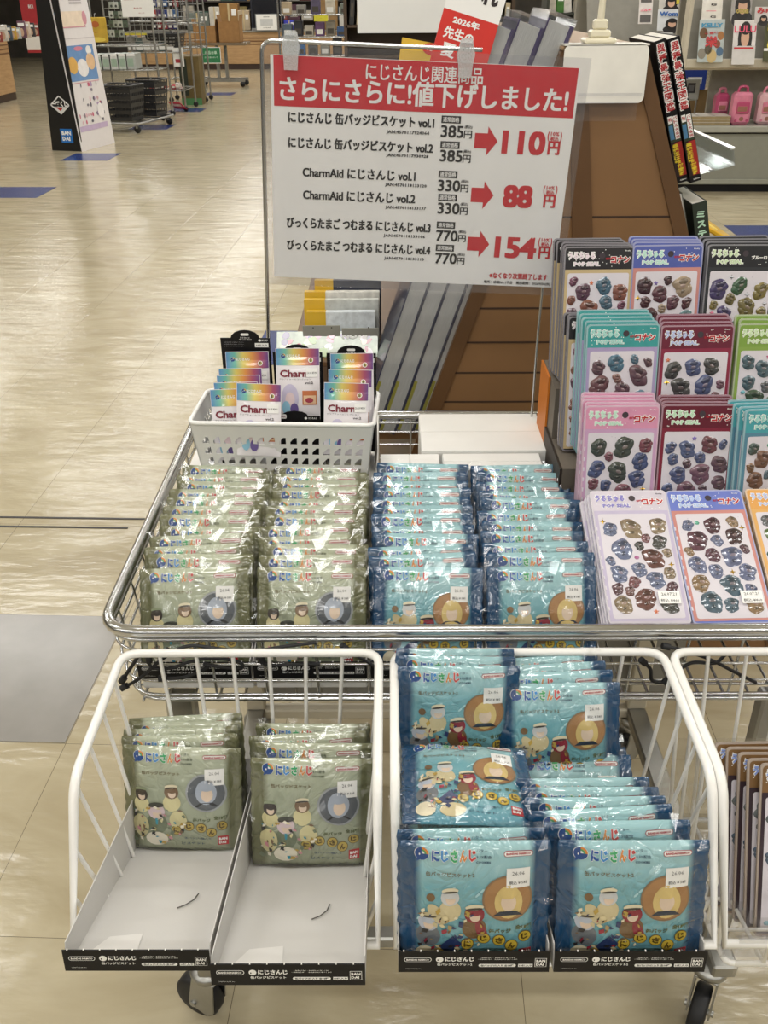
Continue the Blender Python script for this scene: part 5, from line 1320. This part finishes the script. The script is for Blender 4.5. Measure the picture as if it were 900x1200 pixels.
def shop_basket(x, y, z, w, d, h, label, rz=0, group='dark grey shopping baskets'):
    t = thing('shopping_basket', label, 'basket', (x, y, z), (0, 0, rz), group)
    f = MB(); th = .006
    def wall(a, b, c_, d_):
        f.add([a, b, c_, d_], [(0, 1, 2, 3)], DKB)
    i = .035
    bot = [(-w / 2 + i, i, 0), (w / 2 - i, i, 0), (w / 2 - i, d - i, 0), (-w / 2 + i, d - i, 0)]; top = [(-w / 2, 0, h), (w / 2, 0, h), (w / 2, d, h), (-w / 2, d, h)]
    def lerp(p, q, t_): return tuple(a + (b - a) * t_ for a, b in zip(p, q))
    rows, n = 5, 9
    for s in range(4):
        b0, b1, t0, t1 = bot[s], bot[(s + 1) % 4], top[s], top[(s + 1) % 4]
        def q(u, v): return lerp(lerp(b0, b1, u), lerp(t0, t1, u), v)
        for j in range(rows):
            v0, v1 = j / rows, (j + 1) / rows; vm = v0 + (v1 - v0) * .55
            wall(q(0, v0), q(1, v0), q(1, vm), q(0, vm))
            for k in range(n):
                u0 = k / n; wall(q(u0, vm), q(u0 + .35 / n, vm), q(u0 + .35 / n, v1), q(u0, v1))
            wall(q(1 - .2 / n, vm), q(1, vm), q(1, v1), q(1 - .2 / n, v1))
    f.add(bot, [(0, 1, 2, 3)], DKB); f.obj('body', t)
    f = MB(); f.tube(fillet(top, .03, 4, True), .011, DKB, 8, True); f.obj('rim', t)
    f = MB(); f.tube(fillet([(-w * .3, d * .1, h), (-w * .28, d * .3, h + .02), (w * .28, d * .3, h + .02), (w * .3, d * .1, h)], .03, 4), .007, DKB, 6); f.obj('handle', t)
    return t
shop_basket(-3.02, 11.15, .12, .40, .34, .36, 'dark shopping basket on a low dolly, front one beside the poster board', R(-14))
shop_basket(-2.83, 11.62, .12, .36, .34, .38, 'dark shopping basket on a low dolly, behind the front one', R(-14))
t = thing('basket_dolly', 'low steel dolly carrying the dark shopping baskets', 'dolly', (-2.95, 11.35, 0), (0, 0, R(-14)))
f = MB(); f.tube(fillet([(-.24, -.22, .10), (.24, -.22, .10), (.24, .68, .10), (-.24, .68, .10)], .03, 3, True), .012, STEEL, 8, True)
for k in range(5): f.tube([(-.24, -.1 + k * .17, .10), (.24, -.1 + k * .17, .10)], .008, STEEL, 6)
f.obj('frame', t)
for x, y in ((-.2, -.18), (.2, -.18), (.2, .62), (-.2, .62)):
    f = MB(); f.lathe([(0, -.014), (.036, -.014), (.04, -.006), (.04, .006), (.036, .014), (0, .014)], RUBBER, 14, 'Y', (x, y, .04)); f.box(x - .012, y - .018, .05, x + .012, y + .018, .092, STEEL); f.obj('caster', t)
shop_basket(-2.90, 13.36, .712, .44, .36, .20, 'dark shopping basket on the shelf of the metal rack', ROOM)
t, w_, h_ = bkbox('price_card', 'small white card on the dark basket of the metal rack', 'card', 204, 56, 214, 78, 13.3, .006, WHITE, .001, deco=lambda f, w, h: (f.text('くじ', 0, .7, w * .6, mat('sign_wine', 'A8323E', .5), e=.002), f.rect(-.3, .2, .3, .4, mat('sign_wine', 'A8323E', .5), .002)))
sc = ['B84A50', 'D9D0CC', 'C8A8A4', '9A3A40', 'E0DCD8', 'B87A6A']
for k in range(9):
    x0 = 176 + k * 4.3; y0 = 97 + (k * 5 % 7)
    bkbox('snack_bag', 'shiny red and white snack bag on the low shelf of the rack, %s from left' % ['first', 'second', 'third', 'fourth', 'fifth', 'sixth', 'seventh', 'eighth', 'ninth'][k], 'snack bag', x0, y0, x0 + 4.6, 123 - k * .5, 13.32 + .01 * (k % 3), .12, mat('bag_' + sc[k % 6], sc[k % 6], .2, coat=.8, var=.35, vs=14), .02, 'red and white snack bags on the low shelf', zmin=.262,
          deco=lambda f, w, h: f.disc(0, .5, .3, .18, mat('bag_label', 'E9E4DE', .3), .002, 10, 1))
t = thing('price_tag', 'pink red price tag lying on the floor by the rack', 'price tag', PF(209, 131), (R(55), 0, R(-30)))
f = MB(); f.box(-.10, -.002, -.08, .10, .002, .08, mat('pink_tag_print', 'C8324E', .5)); f.surf = lambda u, v, e: (u, -.002 - e, v); f.rect(-.08, -.02, .08, .05, mat('tag_pink_light', 'E3A0AE', .5), .001); f.text('500円', 0, .015, .12, WHITE, e=.002, bold=.06); f.obj('printed_card', t); t.location.z = .075
t, w_, h_ = bkbox('cardboard_stand', 'tall dark green floor stand box at the right of the racks', 'box', 214, 66, 232, 124, 14.1, .3, mat('green_brown_board', '6A5A34', .6, var=.25, vs=5), .004, zmin=0, deco=lambda f, w, h: (f.rect(-.5, .0, .5, .14, mat('box_green', '4F8A5A', .5), .002), f.rect(-.5, .2, -.1, .95, mat('box_dark', '2A3428', .5), .002)))
gc = ['3A4A8A', 'B04A4A', '2A2A34', 'D9D4CC', '5A3A6A', '8A2A34', '4A6A9A']
for j in range(4):
    for k in range(5):
        x0 = 178 + k * 6.2; y0 = -2 + j * 13
        bkbox('small_package', 'small boxed goods on the grid rack, row %s column %s' % (['one', 'two', 'three', 'four'][j], ['one', 'two', 'three', 'four', 'five'][k]), 'package', x0, y0, x0 + 5, y0 + 10, 14.6, .05, mat('pkg_' + gc[(k * 3 + j) % 7], gc[(k * 3 + j) % 7], .4, var=.2), .004, 'small packages on the grid rack',
              deco=lambda f, w, h: f.rect(-.3, .15, .3, .45, WHITE, .002))
for j in range(4):
    for k in range(4):
        x0 = 128 + k * 5.4 - (j > 2) * 4; y0 = 2 + j * 11
        bkbox('blister_pack', 'clear grey blister pack on the left grid rack, row %s column %s' % (['one', 'two', 'three', 'four'][j], ['one', 'two', 'three', 'four'][k]), 'package', x0, y0, x0 + 4.6, y0 + 8.5, 12.62, .03, mat('blister_%d' % ((k + j) % 3), ['A9AFA4', 'C5C9C2', '5A6A5A'][(k + j) % 3], .3, coat=.6, var=.25, vs=20), .004, 'grey blister packs on the grid rack',
              deco=lambda f, w, h: f.disc(0, .4, .25, .2, mat('blister_dark', '4A4E4A', .4), .002, 8, 1))
for k in range(6):
    x0 = 150 + k * 9
    bkbox('goods_box', 'dark patterned goods box on the shelf below the white sign, %s from left' % ['first', 'second', 'third', 'fourth', 'fifth', 'sixth'][k], 'box', x0, 42 + k % 2 * 2, x0 + 8, 62, 13.38, .15, mat('goods_%d' % (k % 3), ['8C8A86', '5A6A68', 'A8A49E'][k % 3], .4, var=.35, vs=25), .004, 'goods boxes below the white sign', zmin=.708,
          deco=lambda f, w, h: f.rect(-.4, .1, .4, .35, WHITE, .002))
t, w_, h_ = bkbox('shelf_label', 'yellow shelf label strip on the metal rack', 'label', 146, 38, 172, 41, 13.28, .004, mat('yellow_label', 'D6CB3A', .5), .0005)

# ---- trolley with open cardboard boxes at the back
tc_ = PF(262, 101); t = thing('trolley', 'metal trolley with green sign carrying open cardboard boxes', 'trolley', (tc_.x, tc_.y, 0), RT)
f = MB(); f.box(-.52, -.25, .62, .46, .25, .66, mat('trolley_wood', '7A6A54', .5), .004); f.obj('top_board', t)
for sx_ in (-.06, .08):
    f = MB(); f.box(sx_ - .025, -.02, .08, sx_ + .025, .02, .62, STEEL); f.obj('post', t)
for yy in (-.18, .18):
    f = MB(); f.box(-.38, yy - .02, .08, .40, yy + .02, .12, STEEL); f.obj('foot', t)
    for sx_ in (-.34, .36): f = MB(); f.lathe([(0, -.02), (.04, -.02), (.045, 0), (.04, .02), (0, .02)], RUBBER, 12, 'Y', (sx_, yy, .045)); f.obj('wheel', t)
f = MB(); f.box(-.27, -.262, .36, .05, -.255, .60, mat('trolley_sign_green', '2E7A4E', .5)); f.surf = lambda u, v, e: (u, -.262 - e, v)
for (a, b, c, d) in ((-.27, .36, .05, .37), (-.27, .59, .05, .60), (-.27, .36, -.26, .60), (.04, .36, .05, .60)): f.rect(a, b, c, d, WHITE, .001)
f.text('返品台車', -.11, .52, .2, mat('pale_green_ink', 'BFE0C8', .5), e=.002); f.text('お手を触れないで', -.11, .45, .22, mat('pale_green_ink', 'BFE0C8', .5), e=.002); o = f.obj('sign_plate', t); o['label'] = 'green sign with white border'
KRAFT = mat('kraft_cardboard', '9C7446', .7, var=.1)
for k, (dx, w_, h_, lb) in enumerate(((-.20, .36, .24, 'left'), (.20, .34, .30, 'right'))):
    b = thing('cardboard_box', 'open brown cardboard box on the trolley, %s one' % lb, 'cardboard box', (tc_.x + dx, tc_.y - .05, .661), RT, 'boxes on the trolley')
    f = MB()
    for q in ((-w_ / 2, -.16, w_ / 2, -.155), (-w_ / 2, .155, w_ / 2, .16), (-w_ / 2, -.16, -w_ / 2 + .005, .16), (w_ / 2 - .005, -.16, w_ / 2, .16)): f.box(q[0], q[1], 0, q[2], q[3], h_, KRAFT)
    f.box(-w_ / 2, -.16, 0, w_ / 2, .16, .005, KRAFT); f.obj('body', b)
    for s in (-1, 1): f = MB(); f.add([(s * w_ / 2, -.16, h_), (s * w_ / 2, .16, h_), (s * (w_ / 2 + .015), .16, h_ + .10), (s * (w_ / 2 + .015), -.16, h_ + .10)], [(0, 1, 2, 3)], KRAFT); f.obj('flap', b)

# ---- goods on and behind the far counter
FC = 21.1
far = [('cardboard_box', 'tall kraft box on the far counter behind the trolley', 'cardboard box', 258, 4, 278, 26, '96703F'), ('cash_register', 'dark register screen on the far counter', 'register', 294, -6, 330, 18, '20222E'),
       ('grey_bin', 'grey bin on the far counter at its left end', 'bin', 220, 15, 244, 40, '6E7670'), ('cardboard_box', 'kraft box on the far counter right of the register', 'cardboard box', 372, 0, 395, 24, '8A6C44'),
       ('paper_stack', 'pale stack of papers on the far counter', 'papers', 246, 8, 257, 30, 'C9C4BA'), ('blue_folder', 'small blue folder on the far counter', 'folder', 333, 24, 345, 36, '3A3FB0'), ('carton', 'white carton on the far counter behind the hanging sheet', 'carton', 398, 8, 414, 36, 'C6C2BC'),
       ('plastic_crate', 'purple grey crate on the far counter', 'crate', 416, 4, 440, 36, '5C5470'), ('carton', 'beige carton on the far counter left of the register', 'carton', 280, 12, 292, 40, 'B7A58A')]
for nm, lb, ct, x0, y0, x1, y1, c in far:
    bkbox(nm, lb, ct, x0, y0, x1, y1, FC + .1, .3, mat('far_' + c, c, .5, var=.15, vs=6), .01, zmin=.702,
          deco=(lambda f, w, h: (f.rect(-.45, .1, .45, .95, mat('screen_dark', '14161E', .2), .003), f.rect(-.5, .0, .5, .06, STEEL, .003))) if nm == 'cash_register' else (lambda f, w, h: (f.rect(-.05, 0, .05, 1, mat('tape_beige', 'C9B58A', .4), .002), f.rect(.15, .55, .4, .8, WHITE, .002))))
t, w_, h_ = bkbox('notice_sheet', 'white framed notice hanging on the front of the far counter', 'notice', 300, 16, 325, 36, 20.86, .01, mat('notice_frame_grey', '7C7F80', .5), .002, deco=lambda f, w, h: (f.rect(-.46, .04, .46, .96, WHITE, .002), f.text('お知らせ', 0, .82, w * .6, INKD, e=.004), f.text('レジ休止中', .0, .18, w * .7, INKD, e=.004), f.rect(-.28, .3, .28, .7, mat('notice_grey', 'C9CBCC', .5), .004)))
def shelf_wall(label, x0, x1, Y, dep, zs, colr):
    a, b = P(x0, 40, Y).x, P(x1, 40, Y).x
    t = thing('shelf_unit', label, 'shelf', ((a + b) / 2, Y, 0), (0, 0, 0)); w = (b - a) / 2
    f = MB(); f.box(-w, dep - .02, 0, w, dep, zs[-1] + .3, colr); f.obj('back', t)
    for s in (-1, 1): f = MB(); f.box(s * w - .015, 0, 0, s * w + .015, dep, zs[-1] + .3, colr); f.obj('side', t)
    for z in zs: f = MB(); f.box(-w, 0, z - .02, w, dep, z, colr); f.obj('shelf_board', t)
    return t
DSH = mat('dark_shelf', '4A453E', .6)
shelf_wall('tall dark shelf along the back wall behind the far counter', 215, 470, 24.6, .4, [.4, .8, 1.2, 1.6], DSH)
pal = ['8A4A4A', 'C9C2B4', '3A4A5A', '9A8A5A', 'D8D4CC', '5A3A4A', '4A6A5A', 'B08A5A', '2A2C34']
for j, (z, y0) in enumerate(((1.2, 0), (.8, 0))):
    for k in range(16):
        xx = P(220 + k * 15.5, 10, 24.62); r_ = random.Random(k * 3 + j)
        t = thing('stored_box', 'boxed stock on the dark back shelf, %s board, place %s' % (['upper', 'lower'][j], 'one two three four five six seven eight nine ten eleven twelve thirteen fourteen fifteen sixteen'.split()[k]), 'box', (xx.x, 24.64, z + .001), (0, 0, 0), 'stock on the back shelf')
        f = MB(); w_ = .13 + r_.random() * .03; h_ = .18 + r_.random() * .16; f.box(-w_, 0, 0, w_, .25, h_, mat('stock_' + pal[(k * 5 + j) % 9], pal[(k * 5 + j) % 9], .5, var=.2), .008); f.surf = lambda u, v, e: (u, -e, v); f.rect(-w_ * .6, h_ * .2, w_ * .6, h_ * .6, WHITE if k % 2 else mat('stock_label', 'A9A49A', .5), .002); f.obj('carton_body', t)
# clear racks just left of the sign top
rk = rack('chrome rack of clear cases and dark goods behind the top left of the price sign', P(385, 40, 15).x, 15.0, 1.42, .45, 1.5, [.30, .55, .80, 1.08], CHROME, 0)
items = [(.80, [('5A6A7A', .16), ('2A2C34', .2), ('B9B4A8', .14), ('6A4A7A', .18), ('8A8478', .2), ('3A5A8A', .12), ('C9C4B4', .14), ('2E3A34', .2)]), (.55, [('24283A', .24), ('3A6AA8', .16), ('5A5A5E', .2), ('8A8A84', .18), ('2A2A2E', .24), ('B8B4AC', .12), ('3A3A3E', .2)]), (1.08, [('B7A58A', .16), ('8C8A86', .12), ('5C5470', .2), ('C9C2B4', .18), ('6E7670', .14), ('3A3A40', .2)])]
for z, row in items:
    for k, (c, h_) in enumerate(row):
        x = rk.location.x - .60 + k * 1.25 / len(row)
        t = thing('goods_case', 'packaged item on the chrome rack, %s shelf, %s from left' % ({.80: 'middle', .55: 'lower', 1.08: 'upper'}[z], ['first', 'second', 'third', 'fourth', 'fifth', 'sixth', 'seventh', 'eighth'][k]), 'package', (x, 15.1, z + .009), (0, 0, 0), 'packaged goods on the chrome rack')
        f = MB(); f.box(-.065, 0, 0, .065, .2, h_, mat('rackgoods_' + c, c, .4, var=.25, vs=9), .006); f.surf = lambda u, v, e: (u, -e, v); f.rect(-.045, h_ * .15, .045, h_ * .5, WHITE if k % 3 == 0 else DSH, .002); f.obj('package_body', t)
for x0, y0, x1, y1, c, lb in ((368, 18, 384, 25, 'D8D23A', 'yellow price label on the chrome rack'), (421, 17, 436, 27, 'E4E2DE', 'white price label on the chrome rack')):
    bkbox('shelf_label', lb, 'label', x0, y0, x1, y1, 14.96, .004, mat('label_' + c, c, .5), .0005, deco=lambda f, w, h: f.text('¥1,980', 0, .5, w * .8, INKD, e=.002))
# dark goods between sign top and the leaning books
shelf_wall('dark book shelf behind the red flyer and the hanging sheet', 405, 600, 9.5, .35, [.55, .85, 1.1, 1.35], mat('dark_wood_shelf', '4A3A2C', .6))
sp = ['2A2A2C', 'C8B898', '8A5A3A', 'D8D4CC', '3A3A3C', 'B03A3A', '5A6A5A', 'E0DCD4', 'C9A84A', '4A3A5A']
for k in range(22):
    x = P(412, 40, 9.5).x + k * .067; r_ = random.Random(k); h_ = .16 + r_.random() * .07
    t = thing('shelf_book', 'upright book on the dark shelf behind the red flyer, number %s from left' % ('one two three four five six seven eight nine ten eleven twelve thirteen fourteen fifteen sixteen seventeen eighteen nineteen twenty twenty-one twenty-two'.split()[k]), 'book', (x, 9.52, 1.1005), (0, R(r_.uniform(-3, 6)), 0), 'upright books behind the red flyer')
    f = MB(); f.box(-.022, 0, 0, .022, .16, h_, mat('shelfbook_' + sp[k % 10], sp[k % 10], .5), .003); f.surf = lambda u, v, e: (u, -e, v); f.rect(-.012, h_ * .3, .012, h_ * .8, WHITE if k % 2 else DSH, .001); f.obj('cover', t)

# ---- right: magazine rack, low cabinet, pink bags
mr = thing('magazine_rack', 'beige wall rack of fashion magazines at the upper right', 'magazine rack', (3.2, 7.55, 0), RT)
BEI = mat('beige_rack_metal', 'CDC5B4', .45); xL = P(815, 60, 7.4).x - 3.2
f = MB(); f.box(xL, .0, .60 + .255, 1.2, .06, .60 + .315, BEI, .004); f.obj('front_ledge', mr)
f = MB(); f.box(P(840, 60, 7.9).x - 3.2, .42, .0, 1.2, .46, .84, mat('rack_back_grey', '9A968C', .6)); f.box(xL, .42, .84, 1.2, .46, 2.0, mat('rack_back_grey', '9A968C', .6)); f.obj('back_panel', mr)
f = MB(); f.box(xL, .05, .84, 1.2, .42, .856, BEI); f.obj('shelf_board', mr)
f = MB(); f.box(xL - .03, .0, .84, xL, .12, 2.0, BEI, .004); f.obj('side_panel', mr)
f = MB(); f.add([(xL, .08, .87), (1.2, .08, .87), (1.2, .38, 1.75), (xL, .38, 1.75)], [(0, 1, 2, 3)], mat('rack_slope_grey', '8A877E', .6)); f.obj('slope_panel', mr)
mr2 = thing('magazine_rack', 'narrow beige magazine rack section just right of the white card holder', 'magazine rack', (P(775, 60, 8.3).x, 8.5, 0), (0, 0, R(8)))
f = MB(); f.box(-.55, 0, .855, .30, .05, .90, BEI, .004); f.obj('front_ledge', mr2)
f = MB(); f.box(-.55, .05, .84, .30, .40, .856, BEI); f.obj('shelf_board', mr2)
f = MB(); f.add([(-.55, .06, .88), (.30, .06, .88), (.30, .36, 1.75), (-.55, .36, 1.75)], [(0, 1, 2, 3)], mat('rack_slope_grey', '8A877E', .6)); f.obj('slope_panel', mr2)
f = MB(); f.box(.275, .06, .84, .30, .10, 2.0, BEI, .003); f.obj('side_panel', mr2)
f = MB(); f.box(-.58, .36, .84, .30, .40, 2.0, mat('rack_back_grey', '9A968C', .6)); f.obj('back_panel', mr2)
for q in (-.54, .26):
    f = MB(); f.box(q, .1, 0, q + .03, .38, .84, BEI, .003); f.obj('leg', mr2)
def mag(x0, y0, x1, y1, Y, label, bgc, deco, tilt=18):
    a, b = P(x0, y1, Y), P(x1, y0, Y); w_, h_ = b.x - a.x, (b.z - a.z) / math.cos(R(tilt))
    t = thing('magazine', label, 'magazine', ((a.x + b.x) / 2, Y, a.z), (-R(tilt), 0, ROOM), 'magazines on the beige racks')
    f = MB(); f.box(-w_ / 2, 0, 0, w_ / 2, .008, h_, mat('magcover_' + bgc, bgc, .3, coat=.6, var=.1), .001); f.surf = lambda u, v, e: (u * w_, -e, v * h_); deco(f, w_, h_); f.obj('cover', t)
    f = MB(); f.box(-w_ / 2 + .002, .001, h_ - .002, w_ / 2 - .002, .0075, h_ + .0008, PAGES); f.obj('page_block', t)
    return t
FH, FS, FB = mat('cover_dark_hair', '1E1816', .5), mat('cover_skin', 'D9AE94', .5), mat('cover_dark_cloth', '2A2628', .5)
def bust(cx, cz, s, hair=FH):
    def d(f, w, h):
        f.disc(cx, cz - .28 * s, .34 * s, .20 * s, FB, .001, 16, 1); f.disc(cx, cz - .02, .25 * s, .30 * s, hair, .002, 18, 1); f.disc(cx, cz - .01, .145 * s, .17 * s, FS, .003, 16, 1); f.disc(cx, cz + .13 * s, .17 * s, .09 * s, hair, .004, 14, 1)
    return d
def many(*ds): return lambda f, w, h: [d(f, w, h) for d in ds]
def tx(s, cx, cz, ww, c, h_=None, b=.05): return lambda f, w, h: f.text(s, cx, cz, ww, c, h=h_, e=.006, bold=b)
cb_, cr_, cg_, cpk = mat('cover_blue_ink', '3A6AB0', .5), mat('cover_red_ink', 'C4343A', .5), mat('cover_green', '5A7A4A', .5), mat('cover_pink', 'E85A7A', .5)
mag(770, 11, 806, 36, 8.36, 'magazine with blue lettering and a dark haired woman, left rack section', 'DDE0E4', many(tx('Woman', 0, .78, .9, cb_, .22), bust(.02, .32, .95)))
mag(772, -16, 804, 12, 8.42, 'magazine cut by the top edge above the one with blue lettering', 'CFCBC4', many(tx('美的', -.3, .8, .3, cr_), bust(.0, .30, 1.0), lambda f, w, h: f.rect(.2, .25, .48, .6, mat('cover_yellow', 'D8C84A', .5), .003)))
mag(748, -8, 768, 28, 8.40, 'pale pink lettered magazine at the left end of the left rack section', 'D9D2CE', many(tx('ゴルチ', 0, .45, .8, cpk, .1), lambda f, w, h: (f.rect(-.4, .05, .4, .3, mat('cover_dark_grey', '5A5654', .5), .002), f.rect(-.4, .7, .4, .9, mat('cover_dark_grey', '5A5654', .5), .002))))
mag(822, -6, 850, 24, 7.62, 'white magazine with a black letter above the one with light blue title', 'E4E0D8', many(tx('G', .05, .62, .28, INKD, .10, .02), tx('G', .05, .14, .28, INKD, .10, .02), lambda f, w, h: f.rect(-.3, .36, .2, .38, cpk, .002)))
mag(817, 23, 854, 73, 7.52, 'food magazine with light blue title and big red lettering', 'B9C4C6', many(tx('KELLY', 0, .86, .84, mat('cover_light_blue', '4A9AC4', .5), .10), tx('ご当地', .0, .68, .55, cr_, .07), tx('栄', 0, .48, .5, cr_, .26),
    lambda f, w, h: [f.disc(a, b, c, c * .8, mat('food_' + q, q, .5), .002, 12, 1) for a, b, c, q in ((-.32, .68, .16, '6A4A2A'), (.36, .62, .13, 'A8703A'), (-.34, .2, .16, '8A8478'), (.05, .14, .2, 'C9B07A'), (.36, .25, .14, '4A6A8A'), (-.1, .3, .15, '5A5240'), (.25, .42, .12, '8A4A34'))]))
mag(857, 24, 892, 76, 7.52, 'magazine with pink upright lettering and a long haired woman', 'E6E2E2', many(bust(.02, .62, 1.25), tx('LULU', 0, .80, .95, cpk, .16, .02), lambda f, w, h: (f.rect(-.5, 0, .5, .42, mat('cover_pale_grey', 'D6D3D2', .3), .007), f.rect(-.45, .34, .42, .39, cr_, .008))))
mag(856, -14, 886, 24, 7.62, 'magazine with a dark clad figure above the pink lettered one', 'A8A4A2', many(bust(.05, .45, 1.5), tx('otona', .05, .30, .6, mat('cover_gold', 'B8A45A', .5))))
mag(884, 8, 908, 27, 7.60, 'magazine with red lettering at the right edge of the frame', 'D8D2D2', many(tx('みゅ', 0, .75, .8, cr_), bust(0, .25, .9)))
mag(894, 24, 925, 72, 7.52, 'dark green magazine at the far right edge below', '4A4E2E', many(tx('SOUP', 0, .85, .8, mat('cover_yellow', 'D8C84A', .5)), lambda f, w, h: (f.disc(0, .4, .35, .2, mat('cover_yellow', 'D8C84A', .5), .002, 14, 1), f.rect(-.5, .25, .5, .32, WHITE, .003))))
mag(792, 46, 806, 74, 8.3, 'white leaflet with a dark red bar in the lower pocket of the left rack section', 'D6D2D0', many(lambda f, w, h: f.rect(-.5, .72, .45, .86, mat('leaflet_dark_red', '7A3038', .5), .002)))
mag(770, 38, 790, 60, 8.3, 'grey leaflet in the lower pocket of the left rack section', 'B7B8B6', many(lambda f, w, h: f.rect(-.4, .2, .4, .4, mat('cover_dark_grey', '5A5654', .5), .002)))
# low grey cabinet
cab = thing('low_cabinet', 'long grey metal cabinet under the magazine rack, with bags on top', 'cabinet', (3.35, 7.42, 0), RT)
CABM = mat('cabinet_grey_green', '8C8D83', .45, var=.03); cxl = P(778, 200, 7.5).x - 3.35
f = MB(); f.box(cxl, .0, .055, 1.5, .44, .425, CABM, .003); f.obj('body', cab)
f = MB(); f.box(cxl, .02, 0, 1.5, .42, .055, BLACK); f.obj('plinth', cab)
f = MB(); f.box(cxl - .01, -.025, .43, 1.5, .44, .472, mat('cabinet_top_grey', 'A5A59C', .4), .004); f.box(cxl, -.005, .418, 1.5, .01, .43, BLACK); f.obj('top_board', cab)
f = MB(); f.box(cxl, -.012, .06, 1.5, .0, .095, mat('cabinet_skirt', '9A9B90', .45), .002); f.obj('skirt', cab)
# stacked books on the cabinet
for j in range(3):
    for k in range(3):
        x = P(812 + k * 18, 140, 7.45).x; z = .473 + j * .022
        t = thing('stacked_book', 'thin book lying in a pile on the grey cabinet, %s pile from left, %s' % (['first', 'second', 'third'][k], ['bottom', 'middle', 'top'][j]), 'book', (x, 7.48, z), (0, 0, ROOM), 'piles of thin books on the grey cabinet')
        f = MB(); f.box(-.06, 0, .0015, .06, .22, .0195, mat('old_page_edges', '9C8A66', .7, var=.15, vs=20)); f.obj('page_block', t)
        f = MB(); f.box(-.062, -.001, 0, .062, .222, .0015, mat('pile_cover', 'C9C4BC', .4, var=.25, vs=10)); f.box(-.062, -.001, .0195, .062, .222, .0215, mat('pile_cover', 'C9C4BC', .4, var=.25, vs=10)); f.obj('cover', t)
PK = mat('pink_vinyl', 'D9839E', .35, coat=.4, var=.12); PKL = mat('pale_pink_vinyl', 'E3B9C2', .35, coat=.4, var=.08); PKD = mat('deep_pink_vinyl', 'B84A72', .35, coat=.4)
def bag(x0, x1, y0, y1, Y, label, m1, m2):
    a, b = P(x0, y1, Y), P(x1, y0, Y); w_ = b.x - a.x; h_ = b.z - .473
    t = thing('pink_bag', label, 'bag', ((a.x + b.x) / 2, Y, .4735), (0, 0, ROOM + .05), 'pink bags on the grey cabinet')
    f = MB(); f.box(-w_ / 2, 0, 0, w_ / 2, .10, h_ * .86, m1, .02); f.obj('body', t)
    f = MB(); f.box(-w_ * .34, -.012, h_ * .30, w_ * .34, .004, h_ * .62, m2, .008); f.box(-w_ * .3, -.014, h_ * .36, w_ * .2, -.010, h_ * .50, mat('bag_brown_patch', '9A6A5A', .5), .002); f.obj('front_pocket', t)
    f = MB(); f.surf = lambda u, v, e: (u, -.001 - e, v); f.disc(0, h_ * .16, w_ * .12, h_ * .06, mat('bag_brown_patch', '9A6A5A', .5), .001, 12, 1)
    for q in (-.3, .3): f.disc(w_ * q, h_ * .12, w_ * .07, w_ * .07, m2, .001, 10, 1)
    f.obj('print', t)
    f = MB(); f.tube(smooth([(-w_ * .25, .05, h_ * .84), (-w_ * .2, .05, h_ * .97), (0, .05, h_), (w_ * .2, .05, h_ * .97), (w_ * .25, .05, h_ * .84)], 4), .010, m2, 8); f.obj('handle', t)
bag(856, 886, 102, 148, 7.5, 'bright pink bag with a brown patch on the grey cabinet', PK, PKD)
bag(886, 916, 103, 148, 7.52, 'pale pink bag at the right edge on the grey cabinet', PKL, PK)
bag(838, 858, 104, 132, 7.72, 'deep pink bag behind the bright pink one', PKD, PK)
t, w_, h_ = bkbox('card_stand', 'grey metal stand with a dark square label beside the piled books', 'stand', 800, 92, 822, 118, 8.05, .04, mat('stand_grey', 'A9ABA6', .4), .01, zmin=None, deco=lambda f, w, h: (f.rect(-.3, .35, .2, .8, mat('dark_square', '2A2C30', .4), .002), f.rect(-.22, .42, .1, .7, mat('mid_square', '6A6C70', .4), .003)))
f = MB()
for s in (-1, 1): f.tube([(s * w_ * .42, .02, 0), (s * w_ * .42, .02, -t.location.z + .005)], .008, STEEL, 6); 
f.tube([(-w_ * .42, .02, -t.location.z + .01), (w_ * .42, .02, -t.location.z + .01)], .008, STEEL, 6)
f.obj('leg_frame', t)
t, w_, h_ = bkbox('stock_box', 'blue box in the shade behind the grey stand', 'box', 800, 80, 830, 96, 8.6, .3, mat('box_blue', '24409A', .5), .01, zmin=.62, deco=lambda f, w, h: f.rect(-.3, .3, .3, .6, WHITE, .002))
f = MB(); f.box(-.2, .02, -.62, .2, .28, 0, mat('box_brown_under', '7A6240', .6)); f.obj('lower_carton', t)
# shelf stretching behind the A shaped display, between flyer books and the racks
shelf_wall('dark shelf row far behind the cream clip', 640, 760, 11.5, .4, [.4, .8, 1.15, 1.5], mat('dark_shelf_green', '3A3C36', .6))
for k in range(12):
    x = P(648 + k * 9.4, 10, 11.5).x; r_ = random.Random(k + 50); h_ = .18 + r_.random() * .1; c = ['C9C2B4', '4A7A3A', 'D8D4CC', '8A8478', 'B04A5A', 'E0DCD4', '3A3A3C', 'C9A84A'][k % 8]
    t = thing('shelf_book', 'face out book on the far dark shelf behind the cream clip, place %s' % 'one two three four five six seven eight nine ten eleven twelve'.split()[k], 'book', (x, 11.55, 1.151), (0, R(r_.uniform(-8, 8)), 0), 'books on the far dark shelf')
    f = MB(); f.box(-.042, 0, 0, .042, .03, h_, mat('farbook_' + c, c, .4, var=.15), .003); f.surf = lambda u, v, e: (u, -e, v); f.rect(-.03, h_ * .55, .03, h_ * .8, WHITE if k % 2 else DSH, .001); f.obj('cover', t)

bpy.data.scenes.remove(_ts)
